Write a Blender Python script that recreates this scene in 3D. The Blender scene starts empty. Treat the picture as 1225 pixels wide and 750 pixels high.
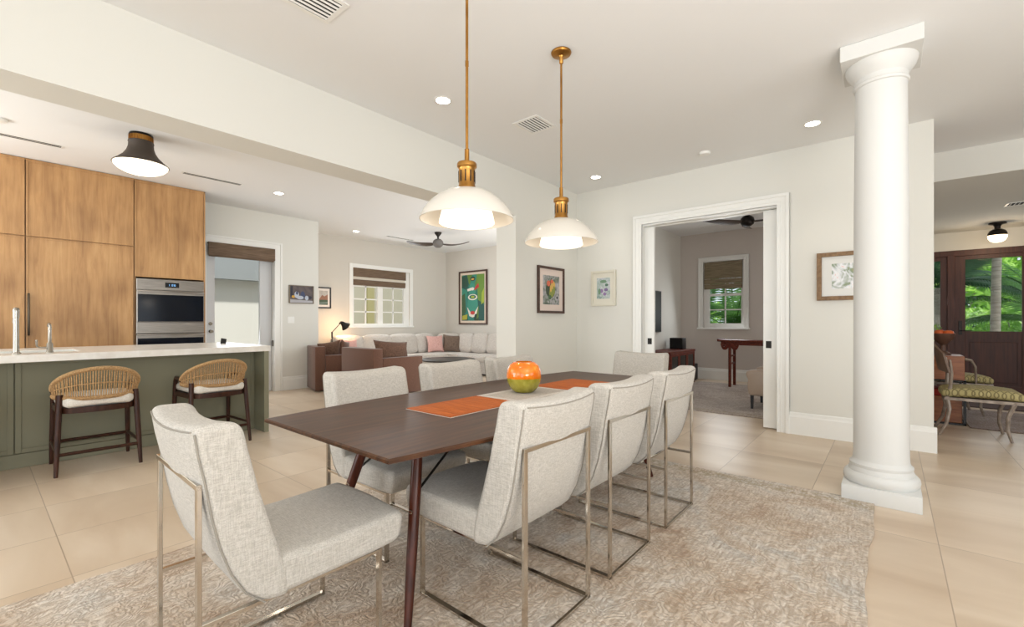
import bpy, bmesh, math, random
from mathutils import Vector, Matrix, Quaternion
R = math.radians
PI = math.pi
random.seed(7)
scene = bpy.context.scene
COL = scene.collection

# ------------------------------------------------------------------ materials
def lin(c):
    return tuple(((v/255)/12.92 if v/255 <= 0.04045 else ((v/255+0.055)/1.055)**2.4) for v in c)+(1,)

def new_mat(name):
    m = bpy.data.materials.new(name); m.use_nodes = True
    nt = m.node_tree
    return m, nt, nt.nodes['Principled BSDF']

def N(nt, t, **kw):
    n = nt.nodes.new(t)
    for k, v in kw.items():
        if k in n.inputs: n.inputs[k].default_value = v
        else: setattr(n, k, v)
    return n

def plain(name, rgb, rough=0.5, metal=0.0, emit=None, estr=0, sheen=0, bump=0, bscale=50, coat=0, spec=None):
    m, nt, b = new_mat(name)
    b.inputs['Base Color'].default_value = lin(rgb)
    b.inputs['Roughness'].default_value = rough
    b.inputs['Metallic'].default_value = metal
    if spec is not None: b.inputs['Specular IOR Level'].default_value = spec
    if coat: b.inputs['Coat Weight'].default_value = coat
    if sheen: b.inputs['Sheen Weight'].default_value = sheen
    if emit:
        b.inputs['Emission Color'].default_value = lin(emit); b.inputs['Emission Strength'].default_value = estr
    if bump:
        tc = N(nt, 'ShaderNodeTexCoord'); no = N(nt, 'ShaderNodeTexNoise', Scale=bscale, Detail=4.0)
        bp = N(nt, 'ShaderNodeBump', Strength=bump, Distance=0.01)
        nt.links.new(tc.outputs['Object'], no.inputs['Vector'])
        nt.links.new(no.outputs['Fac'], bp.inputs['Height']); nt.links.new(bp.outputs['Normal'], b.inputs['Normal'])
    return m

def ramp(nt, stops):
    r = nt.nodes.new('ShaderNodeValToRGB'); e = r.color_ramp.elements
    while len(e) > 1: e.remove(e[0])
    e[0].position = stops[0][0]; e[0].color = lin(stops[0][1])
    for p, c in stops[1:]:
        k = e.new(p); k.color = lin(c)
    return r

def noisy(name, stops, scale=(1,1,1), nscale=5.0, detail=6.0, rough=0.5, bump=0, bdist=0.005, metal=0, distort=0.0, coord='Object', mixfine=None, nrough=0.55, coat=0):
    m, nt, b = new_mat(name)
    tc = N(nt, 'ShaderNodeTexCoord'); mp = N(nt, 'ShaderNodeMapping'); mp.inputs['Scale'].default_value = scale
    no = N(nt, 'ShaderNodeTexNoise', Scale=nscale, Detail=detail, Distortion=distort, Roughness=nrough)
    rp = ramp(nt, stops)
    L = nt.links.new
    L(tc.outputs[coord], mp.inputs['Vector']); L(mp.outputs['Vector'], no.inputs['Vector'])
    L(no.outputs['Fac'], rp.inputs['Fac']); L(rp.outputs['Color'], b.inputs['Base Color'])
    b.inputs['Roughness'].default_value = rough; b.inputs['Metallic'].default_value = metal
    if coat: b.inputs['Coat Weight'].default_value = coat
    if bump:
        bp = N(nt, 'ShaderNodeBump', Strength=bump, Distance=bdist)
        L(no.outputs['Fac'], bp.inputs['Height']); L(bp.outputs['Normal'], b.inputs['Normal'])
    return m

def weave(name, c1, c2, sc=220.0, rough=0.9, bump=0.35, sheen=0.15, big=0.0):
    """woven cloth: two crossed stretched noises"""
    m, nt, b = new_mat(name); L = nt.links.new
    tc = N(nt, 'ShaderNodeTexCoord')
    outs = []
    for s in ((1, .12, 1), (1, 1, .12), (.12, 1, 1)):
        mp = N(nt, 'ShaderNodeMapping'); mp.inputs['Scale'].default_value = s
        no = N(nt, 'ShaderNodeTexNoise', Scale=sc, Detail=2.0)
        L(tc.outputs['Object'], mp.inputs['Vector']); L(mp.outputs['Vector'], no.inputs['Vector'])
        outs.append(no.outputs['Fac'])
    a1 = N(nt, 'ShaderNodeMath', operation='ADD'); L(outs[0], a1.inputs[0]); L(outs[1], a1.inputs[1])
    a2 = N(nt, 'ShaderNodeMath', operation='ADD'); L(a1.outputs[0], a2.inputs[0]); L(outs[2], a2.inputs[1])
    mr = N(nt, 'ShaderNodeMapRange'); mr.inputs['From Min'].default_value = 1.2; mr.inputs['From Max'].default_value = 1.8
    L(a2.outputs[0], mr.inputs['Value'])
    rp = ramp(nt, [(0.0, c1), (1.0, c2)]); L(mr.outputs[0], rp.inputs['Fac'])
    L(rp.outputs['Color'], b.inputs['Base Color'])
    bp = N(nt, 'ShaderNodeBump', Strength=bump, Distance=0.002)
    L(mr.outputs[0], bp.inputs['Height']); L(bp.outputs['Normal'], b.inputs['Normal'])
    b.inputs['Roughness'].default_value = rough; b.inputs['Sheen Weight'].default_value = sheen
    b.inputs['Specular IOR Level'].default_value = 0.2
    return m

def glass_mat(name, tint=(255,255,255), refl=0.08):
    m = bpy.data.materials.new(name); m.use_nodes = True; nt = m.node_tree; nt.nodes.clear(); L = nt.links.new
    o = N(nt, 'ShaderNodeOutputMaterial'); t = N(nt, 'ShaderNodeBsdfTransparent'); g = N(nt, 'ShaderNodeBsdfGlossy', Roughness=0.02)
    t.inputs['Color'].default_value = lin(tint)
    fr = N(nt, 'ShaderNodeLayerWeight', Blend=0.25)
    mu = N(nt, 'ShaderNodeMath', operation='MULTIPLY'); mu.inputs[1].default_value = refl*2
    mx = N(nt, 'ShaderNodeMixShader')
    L(fr.outputs['Fresnel'], mu.inputs[0]); L(mu.outputs[0], mx.inputs['Fac'])
    L(t.outputs[0], mx.inputs[1]); L(g.outputs[0], mx.inputs[2]); L(mx.outputs[0], o.inputs['Surface'])
    return m

def emis(name, rgb, s):
    m = bpy.data.materials.new(name); m.use_nodes = True; nt = m.node_tree; nt.nodes.clear()
    o = N(nt, 'ShaderNodeOutputMaterial'); e = N(nt, 'ShaderNodeEmission', Strength=s); e.inputs['Color'].default_value = lin(rgb)
    nt.links.new(e.outputs[0], o.inputs['Surface']); return m

M = {}
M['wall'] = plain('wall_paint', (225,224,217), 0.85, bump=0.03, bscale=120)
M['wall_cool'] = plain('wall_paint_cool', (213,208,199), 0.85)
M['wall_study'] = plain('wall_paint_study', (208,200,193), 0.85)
M['ceil'] = plain('ceiling_paint', (237,238,238), 0.9)
M['trim'] = plain('white_trim_gloss', (240,240,236), 0.35)
M['colwhite'] = plain('column_white', (218,218,215), 0.5, spec=.3)
M['brass'] = noisy('aged_brass', [(0.3,(150,104,48)),(0.7,(196,146,78))], nscale=9, rough=0.28, metal=1)
M['chrome'] = plain('polished_nickel', (205,198,188), 0.12, 1.0)
M['steel'] = noisy('brushed_steel', [(0.3,(128,122,116)),(0.7,(166,160,152))], scale=(1,1,60), nscale=6, rough=0.3, metal=1)
M['nickel'] = plain('brushed_nickel_tap', (160,154,144), 0.2, 1.0)
M['black'] = plain('black_plastic', (18,18,20), 0.45)
M['blackglass'] = plain('black_oven_glass', (5,12,24), 0.10, spec=.25)
M['darkmetal'] = plain('dark_bronze', (42,38,35), 0.4, 0.7)
M['linen'] = weave('oatmeal_linen', (174,169,160), (206,201,193), 330, bump=.5)
M['piping'] = plain('linen_piping', (150,144,134), 0.9)
M['walnut'] = noisy('dark_walnut', [(0.25,(48,28,16)),(0.5,(72,45,28)),(0.8,(102,67,43))], scale=(.55,9,1), nscale=4, detail=8, rough=0.38, bump=0.05, distort=.4)
M['walnutleg'] = noisy('dark_walnut_leg', [(0.3,(54,23,13)),(0.7,(86,41,26))], scale=(14,14,1), nscale=3, rough=0.28)
M['stoolwood'] = noisy('stool_wood', [(0.3,(40,21,13)),(0.7,(70,40,27))], scale=(10,10,1.5), nscale=4, rough=0.35)
M['rope'] = noisy('natural_rope', [(0.3,(146,110,70)),(0.7,(204,168,120))], nscale=120, rough=0.8, bump=0.3)
M['cream'] = weave('cream_seat_cloth', (205,200,190), (228,224,216), 260)
M['sage'] = plain('sage_green_paint', (133,131,110), 0.55, spec=.3)
M['quartz'] = noisy('white_quartz', [(0.3,(224,219,210)),(0.7,(238,235,229))], nscale=14, rough=0.22)
M['browncloth'] = weave('brown_upholstery', (84,56,43), (112,80,65), 300, sheen=0.3)
M['brownpillow'] = weave('brown_pillow', (74,52,40), (112,84,68), 150)
M['sofacloth'] = weave('light_grey_sofa', (180,172,164), (212,206,198), 160)
M['pink'] = weave('dusty_pink', (196,150,142), (222,180,172), 160)
M['leather'] = plain('taupe_leather', (172,152,134), 0.42, bump=0.05, bscale=200)
M['redwood'] = noisy('reddish_rosewood', [(0.3,(74,28,18)),(0.7,(122,54,36))], scale=(2,12,12), nscale=3, rough=0.5)
M['glass'] = glass_mat('window_glass')
M['glow'] = emis('lamp_glow', (255,244,224), 14)
M['glowwarm'] = emis('lamp_glow_warm', (255,226,184), 8)
M['downlight'] = emis('downlight_glow', (255,246,230), 30)
M['doorbrown'] = noisy('mahogany_door', [(0.3,(60,27,16)),(0.7,(84,43,28))], scale=(10,10,.8), nscale=3, rough=0.5)
M['leaf'] = None

for k_ in ('walnut','walnutleg','stoolwood','redwood'): M[k_].node_tree.nodes['Principled BSDF'].inputs['Specular IOR Level'].default_value = .28
# honey oak veneer: vertical grain with soft darker clouds
def oak():
    m, nt, b = new_mat('honey_oak_veneer'); L = nt.links.new
    tc = N(nt, 'ShaderNodeTexCoord')
    oi = N(nt, 'ShaderNodeObjectInfo')
    mp = N(nt, 'ShaderNodeMapping'); mp.inputs['Scale'].default_value = (7, 7, .55)
    off = N(nt, 'ShaderNodeVectorMath', operation='SCALE'); off.inputs[0].default_value = (1, 1, 1); off.inputs['Scale'].default_value = 5
    L(tc.outputs['Object'], mp.inputs['Vector'])
    n1 = N(nt, 'ShaderNodeTexNoise', Scale=3.2, Detail=9.0, Distortion=0.5, Roughness=0.62)
    L(mp.outputs['Vector'], n1.inputs['Vector'])
    mp2 = N(nt, 'ShaderNodeMapping'); mp2.inputs['Scale'].default_value = (2.4, 2.4, .9); L(tc.outputs['Object'], mp2.inputs['Vector'])
    n2 = N(nt, 'ShaderNodeTexNoise', Scale=1.5, Detail=3.0); L(mp2.outputs['Vector'], n2.inputs['Vector'])
    r1 = ramp(nt, [(0.25, (160,118,76)), (0.5, (188,146,98)), (0.75, (203,163,115))]); L(n1.outputs['Fac'], r1.inputs['Fac'])
    r2 = ramp(nt, [(0.3, (176,158,140)), (0.6, (255,252,248))]); L(n2.outputs['Fac'], r2.inputs['Fac'])
    mx = N(nt, 'ShaderNodeMix', data_type='RGBA', blend_type='MULTIPLY'); mx.inputs['Factor'].default_value = 0.6
    L(r1.outputs['Color'], mx.inputs[6]); L(r2.outputs['Color'], mx.inputs[7]); L(mx.outputs[2], b.inputs['Base Color'])
    b.inputs['Roughness'].default_value = 0.45
    return m
M['oak'] = oak()

# large stone floor tiles with thin joints
def tile_floor():
    m, nt, b = new_mat('beige_stone_tile'); L = nt.links.new
    g = N(nt, 'ShaderNodeNewGeometry'); sp = N(nt, 'ShaderNodeSeparateXYZ'); L(g.outputs['Position'], sp.inputs[0])
    def math_(op, a, bb=None, c=None):
        n = N(nt, 'ShaderNodeMath', operation=op)
        for i, v in enumerate((a, bb, c)):
            if v is None: continue
            if isinstance(v, (int, float)): n.inputs[i].default_value = v
            else: L(v, n.inputs[i])
        return n.outputs[0]
    sh = math_('MULTIPLY', math_('LESS_THAN', sp.outputs['Y'], 2.5), 0.74)
    xs = math_('ADD', math_('SUBTRACT', sp.outputs['X'], 0.30), sh)
    ys = math_('ADD', sp.outputs['Y'], 0.20)
    fx = math_('FRACT', math_('ADD', math_('DIVIDE', xs, 1.26), 20)); fy = math_('FRACT', math_('ADD', math_('DIVIDE', ys, 0.63), 20))
    jx = math_('MULTIPLY', math_('MINIMUM', fx, math_('SUBTRACT', 1, fx)), 1.26)
    jy = math_('MULTIPLY', math_('MINIMUM', fy, math_('SUBTRACT', 1, fy)), 0.63)
    j = math_('LESS_THAN', math_('MINIMUM', jx, jy), 0.0024)
    ix = math_('FLOOR', math_('ADD', math_('DIVIDE', xs, 1.26), 20)); iy = math_('FLOOR', math_('ADD', math_('DIVIDE', ys, 0.63), 20))
    cv = N(nt, 'ShaderNodeCombineXYZ'); L(ix, cv.inputs[0]); L(iy, cv.inputs[1])
    wn = N(nt, 'ShaderNodeTexWhiteNoise'); L(cv.outputs[0], wn.inputs['Vector'])
    # veins run at a slight angle to the tile
    mp = N(nt, 'ShaderNodeMapping'); mp.inputs['Rotation'].default_value = (0, 0, R(62)); mp.inputs['Scale'].default_value = (1.5, .35, 1)
    ad = N(nt, 'ShaderNodeVectorMath', operation='ADD'); L(g.outputs['Position'], ad.inputs[0])
    sc = N(nt, 'ShaderNodeVectorMath', operation='SCALE'); sc.inputs['Scale'].default_value = 7; L(wn.outputs['Color'], sc.inputs[0]); L(sc.outputs[0], ad.inputs[1])
    L(ad.outputs[0], mp.inputs['Vector'])
    no = N(nt, 'ShaderNodeTexNoise', Scale=1.6, Detail=5.0, Roughness=0.5, Distortion=0.6); L(mp.outputs['Vector'], no.inputs['Vector'])
    rp = ramp(nt, [(0.28, (192,170,145)), (0.5, (208,189,166)), (0.72, (221,205,185))]); L(no.outputs['Fac'], rp.inputs['Fac'])
    hs = N(nt, 'ShaderNodeHueSaturation'); L(rp.outputs['Color'], hs.inputs['Color'])
    L(math_('ADD', math_('MULTIPLY', wn.outputs['Value'], 0.08), 0.96), hs.inputs['Value'])
    mx = N(nt, 'ShaderNodeMix', data_type='RGBA'); L(j, mx.inputs['Factor']); L(hs.outputs['Color'], mx.inputs[6]); mx.inputs[7].default_value = lin((166,147,126))
    L(mx.outputs[2], b.inputs['Base Color'])
    b.inputs['Roughness'].default_value = 0.34
    b.inputs['Specular IOR Level'].default_value = 0.4
    return m
M['tile'] = tile_floor()

# embossed faded rug
def rug_mat(name, base, bx0, bx1, by0, by1, relief=0.9, dark=False):
    m, nt, b = new_mat(name); L = nt.links.new
    g = N(nt, 'ShaderNodeNewGeometry'); sp = N(nt, 'ShaderNodeSeparateXYZ'); L(g.outputs['Position'], sp.inputs[0])
    mp = N(nt, 'ShaderNodeMapping'); mp.inputs['Scale'].default_value = (1, 1, 1); L(g.outputs['Position'], mp.inputs['Vector'])
    n0 = N(nt, 'ShaderNodeTexNoise', Scale=2.2, Detail=8.0, Roughness=0.65, Distortion=1.0); L(mp.outputs[0], n0.inputs['Vector'])
    rp = ramp(nt, base); L(n0.outputs['Fac'], rp.inputs['Fac'])
    # streaks along one direction (worn pile)
    mp2 = N(nt, 'ShaderNodeMapping'); mp2.inputs['Scale'].default_value = (3, 22, 1); L(g.outputs['Position'], mp2.inputs['Vector'])
    n1 = N(nt, 'ShaderNodeTexNoise', Scale=3.0, Detail=5.0); L(mp2.outputs[0], n1.inputs['Vector'])
    r1 = ramp(nt, [(0.35, (212,203,192)), (0.65, (255,255,255))]); L(n1.outputs['Fac'], r1.inputs['Fac'])
    mx = N(nt, 'ShaderNodeMix', data_type='RGBA', blend_type='MULTIPLY'); mx.inputs['Factor'].default_value = .8
    L(rp.outputs['Color'], mx.inputs[6]); L(r1.outputs['Color'], mx.inputs[7])
    # curled relief: distance to distorted cells
    n2 = N(nt, 'ShaderNodeTexNoise', Scale=7.0, Detail=2.0); L(g.outputs['Position'], n2.inputs['Vector'])
    vs = N(nt, 'ShaderNodeVectorMath', operation='SCALE'); vs.inputs['Scale'].default_value = 0.22; L(n2.outputs['Color'], vs.inputs[0])
    va = N(nt, 'ShaderNodeVectorMath', operation='ADD'); L(g.outputs['Position'], va.inputs[0]); L(vs.outputs[0], va.inputs[1])
    vo = N(nt, 'ShaderNodeTexVoronoi', feature='SMOOTH_F1', Scale=28.0, Smoothness=0.3); L(va.outputs[0], vo.inputs['Vector'])
    wv = N(nt, 'ShaderNodeMath', operation='SINE'); ml = N(nt, 'ShaderNodeMath', operation='MULTIPLY'); ml.inputs[1].default_value = 10
    L(vo.outputs['Distance'], ml.inputs[0]); L(ml.outputs[0], wv.inputs[0])
    n3 = N(nt, 'ShaderNodeTexNoise', Scale=160.0, Detail=2.0); L(g.outputs['Position'], n3.inputs['Vector'])
    am = N(nt, 'ShaderNodeMath', operation='MULTIPLY_ADD'); am.inputs[1].default_value = 0.5; L(wv.outputs[0], am.inputs[0]); L(n3.outputs['Fac'], am.inputs[2])
    mr = N(nt, 'ShaderNodeMapRange'); mr.inputs['From Min'].default_value = -0.3; mr.inputs['From Max'].default_value = 1.2; L(am.outputs[0], mr.inputs['Value'])
    r3 = ramp(nt, [(0.1, (204,196,186)), (0.7, (255,255,255))]); L(mr.outputs[0], r3.inputs['Fac'])
    mx3 = N(nt, 'ShaderNodeMix', data_type='RGBA', blend_type='MULTIPLY'); mx3.inputs['Factor'].default_value = .75
    L(mx.outputs[2], mx3.inputs[6]); L(r3.outputs['Color'], mx3.inputs[7])
    # border band: distance to rug edge between 6 and 16 cm
    def mt(op, a, bb):
        n = N(nt, 'ShaderNodeMath', operation=op)
        for i, v in enumerate((a, bb)):
            if isinstance(v, (int, float)): n.inputs[i].default_value = v
            else: L(v, n.inputs[i])
        return n.outputs[0]
    dx = mt('MINIMUM', mt('SUBTRACT', sp.outputs['X'], bx0), mt('SUBTRACT', bx1, sp.outputs['X']))
    bnd = mt('MULTIPLY', mt('GREATER_THAN', dx, 0.05), mt('LESS_THAN', dx, 0.17))
    n4 = N(nt, 'ShaderNodeTexNoise', Scale=30.0, Detail=3.0); L(g.outputs['Position'], n4.inputs['Vector'])
    bf = mt('MULTIPLY', bnd, mt('GREATER_THAN', n4.outputs['Fac'], 0.47))
    bf = mt('MULTIPLY', bf, 0.5)
    mx4 = N(nt, 'ShaderNodeMix', data_type='RGBA'); L(bf, mx4.inputs['Factor']); L(mx3.outputs[2], mx4.inputs[6]); mx4.inputs[7].default_value = lin((150,132,92))
    L(mx4.outputs[2], b.inputs['Base Color'])
    bp = N(nt, 'ShaderNodeBump', Strength=relief, Distance=0.007); L(mr.outputs[0], bp.inputs['Height']); L(bp.outputs['Normal'], b.inputs['Normal'])
    b.inputs['Roughness'].default_value = 0.85; b.inputs['Sheen Weight'].default_value = 0.2; b.inputs['Specular IOR Level'].default_value = 0.2
    return m

# ------------------------------------------------------------------ mesh helpers
def BM(): return bmesh.new()

def box(bm, a, b, bev=0.0, seg=2, mat=None, mi=0):
    t = bmesh.new(); bmesh.ops.create_cube(t, size=1)
    c = [(a[i]+b[i])/2 for i in range(3)]; s = [abs(b[i]-a[i]) for i in range(3)]
    for v in t.verts: v.co = Vector((v.co.x*s[0]+c[0], v.co.y*s[1]+c[1], v.co.z*s[2]+c[2]))
    if bev > 0:
        bmesh.ops.bevel(t, geom=t.edges[:], offset=min(bev, min(s)*0.49), segments=seg, affect='EDGES', profile=0.5)
    merge(bm, t, mat, mi)

def merge(bm, t, mat=None, mi=0):
    if mat is not None: t.transform(mat)
    mp = {v: bm.verts.new(v.co) for v in t.verts}
    for f in t.faces:
        try:
            nf = bm.faces.new([mp[v] for v in f.verts]); nf.material_index = mi
        except ValueError: pass
    t.free()

def ring_loft(bm, rings, cap=True, closed=True, mi=0):
    vs = [[bm.verts.new(p) for p in r] for r in rings]
    n = len(vs[0])
    for i in range(len(vs)-1):
        for j in range(n if closed else n-1):
            f = bm.faces.new((vs[i][j], vs[i][(j+1) % n], vs[i+1][(j+1) % n], vs[i+1][j])); f.material_index = mi
    if cap:
        f = bm.faces.new(vs[0][::-1]); f.material_index = mi
        f = bm.faces.new(vs[-1]); f.material_index = mi

def frames(pts):
    pts = [Vector(p) for p in pts]; out = []
    t0 = (pts[1]-pts[0]).normalized()
    u = t0.orthogonal().normalized()
    for i in range(len(pts)):
        if i == 0: t = pts[1]-pts[0]
        elif i == len(pts)-1: t = pts[-1]-pts[-2]
        else: t = (pts[i+1]-pts[i]).normalized()+(pts[i]-pts[i-1]).normalized()
        if t.length < 1e-9: t = pts[i]-pts[i-1]
        t.normalize(); u = (u-t*u.dot(t))
        if u.length < 1e-6: u = t.orthogonal()
        u.normalize(); out.append((pts[i], t, u, t.cross(u)))
    return out

def tube(bm, pts, r, n=8, mi=0, cap=True, flat=1.0):
    rs = r if isinstance(r, (list, tuple)) else [r]*len(pts)
    rings = []
    for (p, t, u, v), rr in zip(frames(pts), rs):
        rings.append([p+u*(rr*math.cos(2*PI*k/n))+v*(rr*flat*math.sin(2*PI*k/n)) for k in range(n)])
    ring_loft(bm, rings, cap, mi=mi)

def lathe(bm, prof, c=(0,0,0), n=32, mi=0, cap=True):
    rings = [[Vector((c[0]+max(r, 1e-4)*math.cos(2*PI*k/n), c[1]+max(r, 1e-4)*math.sin(2*PI*k/n), c[2]+z)) for k in range(n)] for r, z in prof]
    ring_loft(bm, rings, cap, mi=mi)

def bar(bm, p0, p1, w, t, up=(0,0,1), bev=0.0):
    """rectangular bar p0->p1, w across, t along up"""
    p0 = Vector(p0); p1 = Vector(p1); d = (p1-p0).normalized(); u = Vector(up)
    u = (u-d*u.dot(d)).normalized(); s = d.cross(u)
    rings = [[p+s*(w/2)+u*(t/2), p-s*(w/2)+u*(t/2), p-s*(w/2)-u*(t/2), p+s*(w/2)-u*(t/2)] for p in (p0, p1)]
    ring_loft(bm, rings)

def prism(bm, poly, z0, z1, mi=0):
    ring_loft(bm, [[Vector((x, y, z0)) for x, y in poly], [Vector((x, y, z1)) for x, y in poly]], mi=mi)

def softbox(bm, c, s, r=0.04, puff=0.0, n=10, mat=None, fn=None):
    """cushion: rounded box with puffed faces"""
    t = bmesh.new()
    bmesh.ops.create_cube(t, size=2)
    bmesh.ops.subdivide_edges(t, edges=t.edges[:], cuts=n-1, use_grid_fill=True)
    h = Vector((s[0]/2, s[1]/2, s[2]/2))
    for v in t.verts:
        q = v.co.copy()
        # concentrate points near edges for rounding
        q2 = Vector([math.copysign(abs(a)**0.7, a) for a in q])
        p = Vector([q2[i]*h[i] for i in range(3)])
        inner = Vector([max(-(h[i]-r), min(h[i]-r, p[i])) for i in range(3)])
        d = p-inner
        if d.length > 1e-9: p = inner+d.normalized()*r
        for i in range(3):
            j, k = (i+1) % 3, (i+2) % 3
            if abs(q[i]) > 0.999:
                p[i] += math.copysign(puff*(1-q2[j]**2)*(1-q2[k]**2), q[i])
        if fn: p = fn(p, q2)
        v.co = p+Vector(c)
    merge(bm, t, mat)

def pillow(bm, w, h, t, mat=None, n=12):
    """throw pillow standing in XZ, thickness along Y, with pinched corners"""
    q = bmesh.new(); grid = {}
    for side in (-1, 1):
        for i in range(n+1):
            for j in range(n+1):
                a = -1+2*i/n; b = -1+2*j/n
                if side == 1 and (abs(a) == 1 or abs(b) == 1):
                    grid[side, i, j] = grid[-1, i, j]; continue
                pin = 1-0.10*((1-a*a)*abs(b)**3 + (1-b*b)*abs(a)**3)
                th = t/2*(max(0, (1-a*a)*(1-b*b)))**0.45
                grid[side, i, j] = q.verts.new((a*w/2*pin, side*th, b*h/2*pin))
    for side in (-1, 1):
        for i in range(n):
            for j in range(n):
                f = [grid[side, i, j], grid[side, i+1, j], grid[side, i+1, j+1], grid[side, i, j+1]]
                q.faces.new(f if side == -1 else f[::-1])
    merge(bm, q, mat)

def grid_sheet(bm, f, nu, nv, mi=0):
    vs = [[bm.verts.new(f(i/nu, j/nv)) for j in range(nv+1)] for i in range(nu+1)]
    for i in range(nu):
        for j in range(nv):
            fc = bm.faces.new((vs[i][j], vs[i+1][j], vs[i+1][j+1], vs[i][j+1])); fc.material_index = mi

def obj(name, bm, mat, parent=None, smooth=True, angle=40):
    bmesh.ops.recalc_face_normals(bm, faces=bm.faces[:])
    me = bpy.data.meshes.new(name); bm.to_mesh(me); bm.free()
    mats = mat if isinstance(mat, (list, tuple)) else [mat]
    for m in mats: me.materials.append(m)
    o = bpy.data.objects.new(name, me); COL.objects.link(o)
    if smooth:
        me.polygons.foreach_set('use_smooth', [True]*len(me.polygons))
        try: me.set_sharp_from_angle(angle=R(angle))
        except Exception: pass
    if smooth and angle == 180:
        for p in me.polygons:
            if abs(p.normal.y) > .9995: p.use_smooth = False
    if parent: o.parent = parent
    return o

def thing(name, label, cat, loc=(0,0,0), rz=0, group=None):
    o = bpy.data.objects.new(name, None); o.empty_display_size = 0.1; COL.objects.link(o)
    o.location = loc; o.rotation_euler = (0, 0, rz); o['label'] = label; o['category'] = cat
    if group: o['group'] = group
    return o

def tag(o, label, cat, group=None):
    o['label'] = label; o['category'] = cat
    if group: o['group'] = group
    return o

def struct(name, bm=None, mat=None, loc=(0,0,0), smooth=False):
    if bm is None:
        o = bpy.data.objects.new(name, None); COL.objects.link(o); o.location = loc
    else: o = obj(name, bm, mat, smooth=smooth)
    o['kind'] = 'structure'; return o

def dup(root, loc, rz, label=None):
    r = root.copy(); COL.objects.link(r); r.location = loc; r.rotation_euler = (0, 0, rz)
    if label: r['label'] = label
    for ch in list(root.children):
        c = ch.copy(); COL.objects.link(c); c.parent = r
        for g in ch.children:
            d = g.copy(); COL.objects.link(d); d.parent = c
    return r

def bx(name, a, b, mat, parent=None, bev=0.0, seg=2):
    bm = BM(); box(bm, a, b, bev, seg); return obj(name, bm, mat, parent)

# ------------------------------------------------------------------ room shell
CZ = 3.06
bm = BM(); box(bm, (-4.6,-5.1,-0.12), (11.1,9.6,0.0)); struct('floor', bm, M['tile'])
bm = BM(); box(bm, (-4.6,-5.1,CZ), (11.1,9.6,CZ+0.12)); struct('ceiling', bm, M['ceil'])

def wall(name, boxes, mat='wall'):
    bm = BM()
    for a, b in boxes: box(bm, a, b)
    return struct(name, bm, M[mat])

# right wall with the pocket-door opening (plane x = 5.65)
wall('wall_right', [((5.65,2.50,0),(5.85,3.5,CZ)), ((5.65,0.95,2.475),(5.85,2.50,CZ)), ((5.65,-0.306,0),(5.85,0.95,CZ))])
# beam over the kitchen opening and the wall beyond it (plane y = 3.5)
wall('trim_1', [((-4.5,3.5,2.5),(4.248,3.815,CZ))])
wall('wall_back', [((4.248,3.5,0),(9.9,3.815,CZ))])
# kitchen side: door wall, jog and living room walls
wall('wall_kitchen', [((2.13,8.15,0),(2.32,8.35,CZ)), ((2.32,8.15,2.44),(3.34,8.35,CZ)), ((3.34,8.15,0),(4.12,8.35,CZ)), ((3.97,8.35,0),(4.12,9.35,CZ)), ((-4.5,8.15,0),(2.13,8.35,CZ))])
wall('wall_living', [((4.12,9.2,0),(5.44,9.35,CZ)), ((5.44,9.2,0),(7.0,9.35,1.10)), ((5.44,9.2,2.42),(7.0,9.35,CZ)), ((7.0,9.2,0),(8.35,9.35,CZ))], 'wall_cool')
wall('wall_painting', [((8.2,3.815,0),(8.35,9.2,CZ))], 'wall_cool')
# study
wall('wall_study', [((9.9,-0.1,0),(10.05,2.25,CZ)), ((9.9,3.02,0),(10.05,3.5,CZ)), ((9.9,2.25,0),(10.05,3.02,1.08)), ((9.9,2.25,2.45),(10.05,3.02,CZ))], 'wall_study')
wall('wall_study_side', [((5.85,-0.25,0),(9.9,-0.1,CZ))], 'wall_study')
# foyer soffit and door wall
wall('trim_2', [((6.82,-5.0,2.745),(10.9,-0.25,CZ))])
wall('wall_foyer', [((10.9,-5.0,2.43),(11.05,-0.1,2.745)), ((10.9,-5.0,0),(11.05,-2.9,2.43)), ((9.9,-0.25,0),(11.05,-0.1,CZ))])
# behind the camera: glazed openings
wall('wall_rear', [((-4.6,-5.0,2.7),(-4.5,9.4,CZ)), ((-4.6,-5.0,0),(-4.5,-4.4,2.7)), ((-4.6,-0.2,0),(-4.5,0.4,2.7)), ((-4.6,3.4,0),(-4.5,4.2,2.7)), ((-4.6,7.6,0),(-4.5,9.4,2.7))])
wall('wall_side', [((-4.6,-5.1,2.7),(11.0,-5.0,CZ)), ((-4.6,-5.1,0),(-3.6,-5.0,2.7)), ((-0.2,-5.1,0),(0.6,-5.0,2.7)), ((4.2,-5.1,0),(11.0,-5.0,2.7))])

# baseboards with a small stepped cap
def baseboard(name, segs):
    bm = BM()
    for a, b, nrm in segs:   # a,b points along the wall foot, nrm direction into the room
        a = Vector((a[0], a[1], 0)); b = Vector((b[0], b[1], 0)); n = Vector((nrm[0], nrm[1], 0))
        prof = [(0,0),(0.022,0),(0.022,0.185),(0.014,0.20),(0.012,0.225),(0.004,0.235),(0,0.235)]
        rings = [[p+n*u+Vector((0,0,z)) for u, z in prof] for p in (a, b)]
        ring_loft(bm, rings)
    return struct(name, bm, M['trim'])
baseboard('baseboard_right', [((5.65,0.84),(5.65,-0.328),(-1,0)), ((5.65,3.5),(5.65,2.64),(-1,0))])
baseboard('baseboard_back', [((4.248,3.5),(5.65,3.5),(0,-1)), ((4.248,3.815),(4.248,3.5),(-1,0))])
baseboard('baseboard_kitchen', [((3.47,8.15),(4.12,8.15),(0,-1)), ((4.12,9.2),(8.2,9.2),(0,-1)), ((8.2,9.2),(8.2,3.9),(-1,0))])
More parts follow.
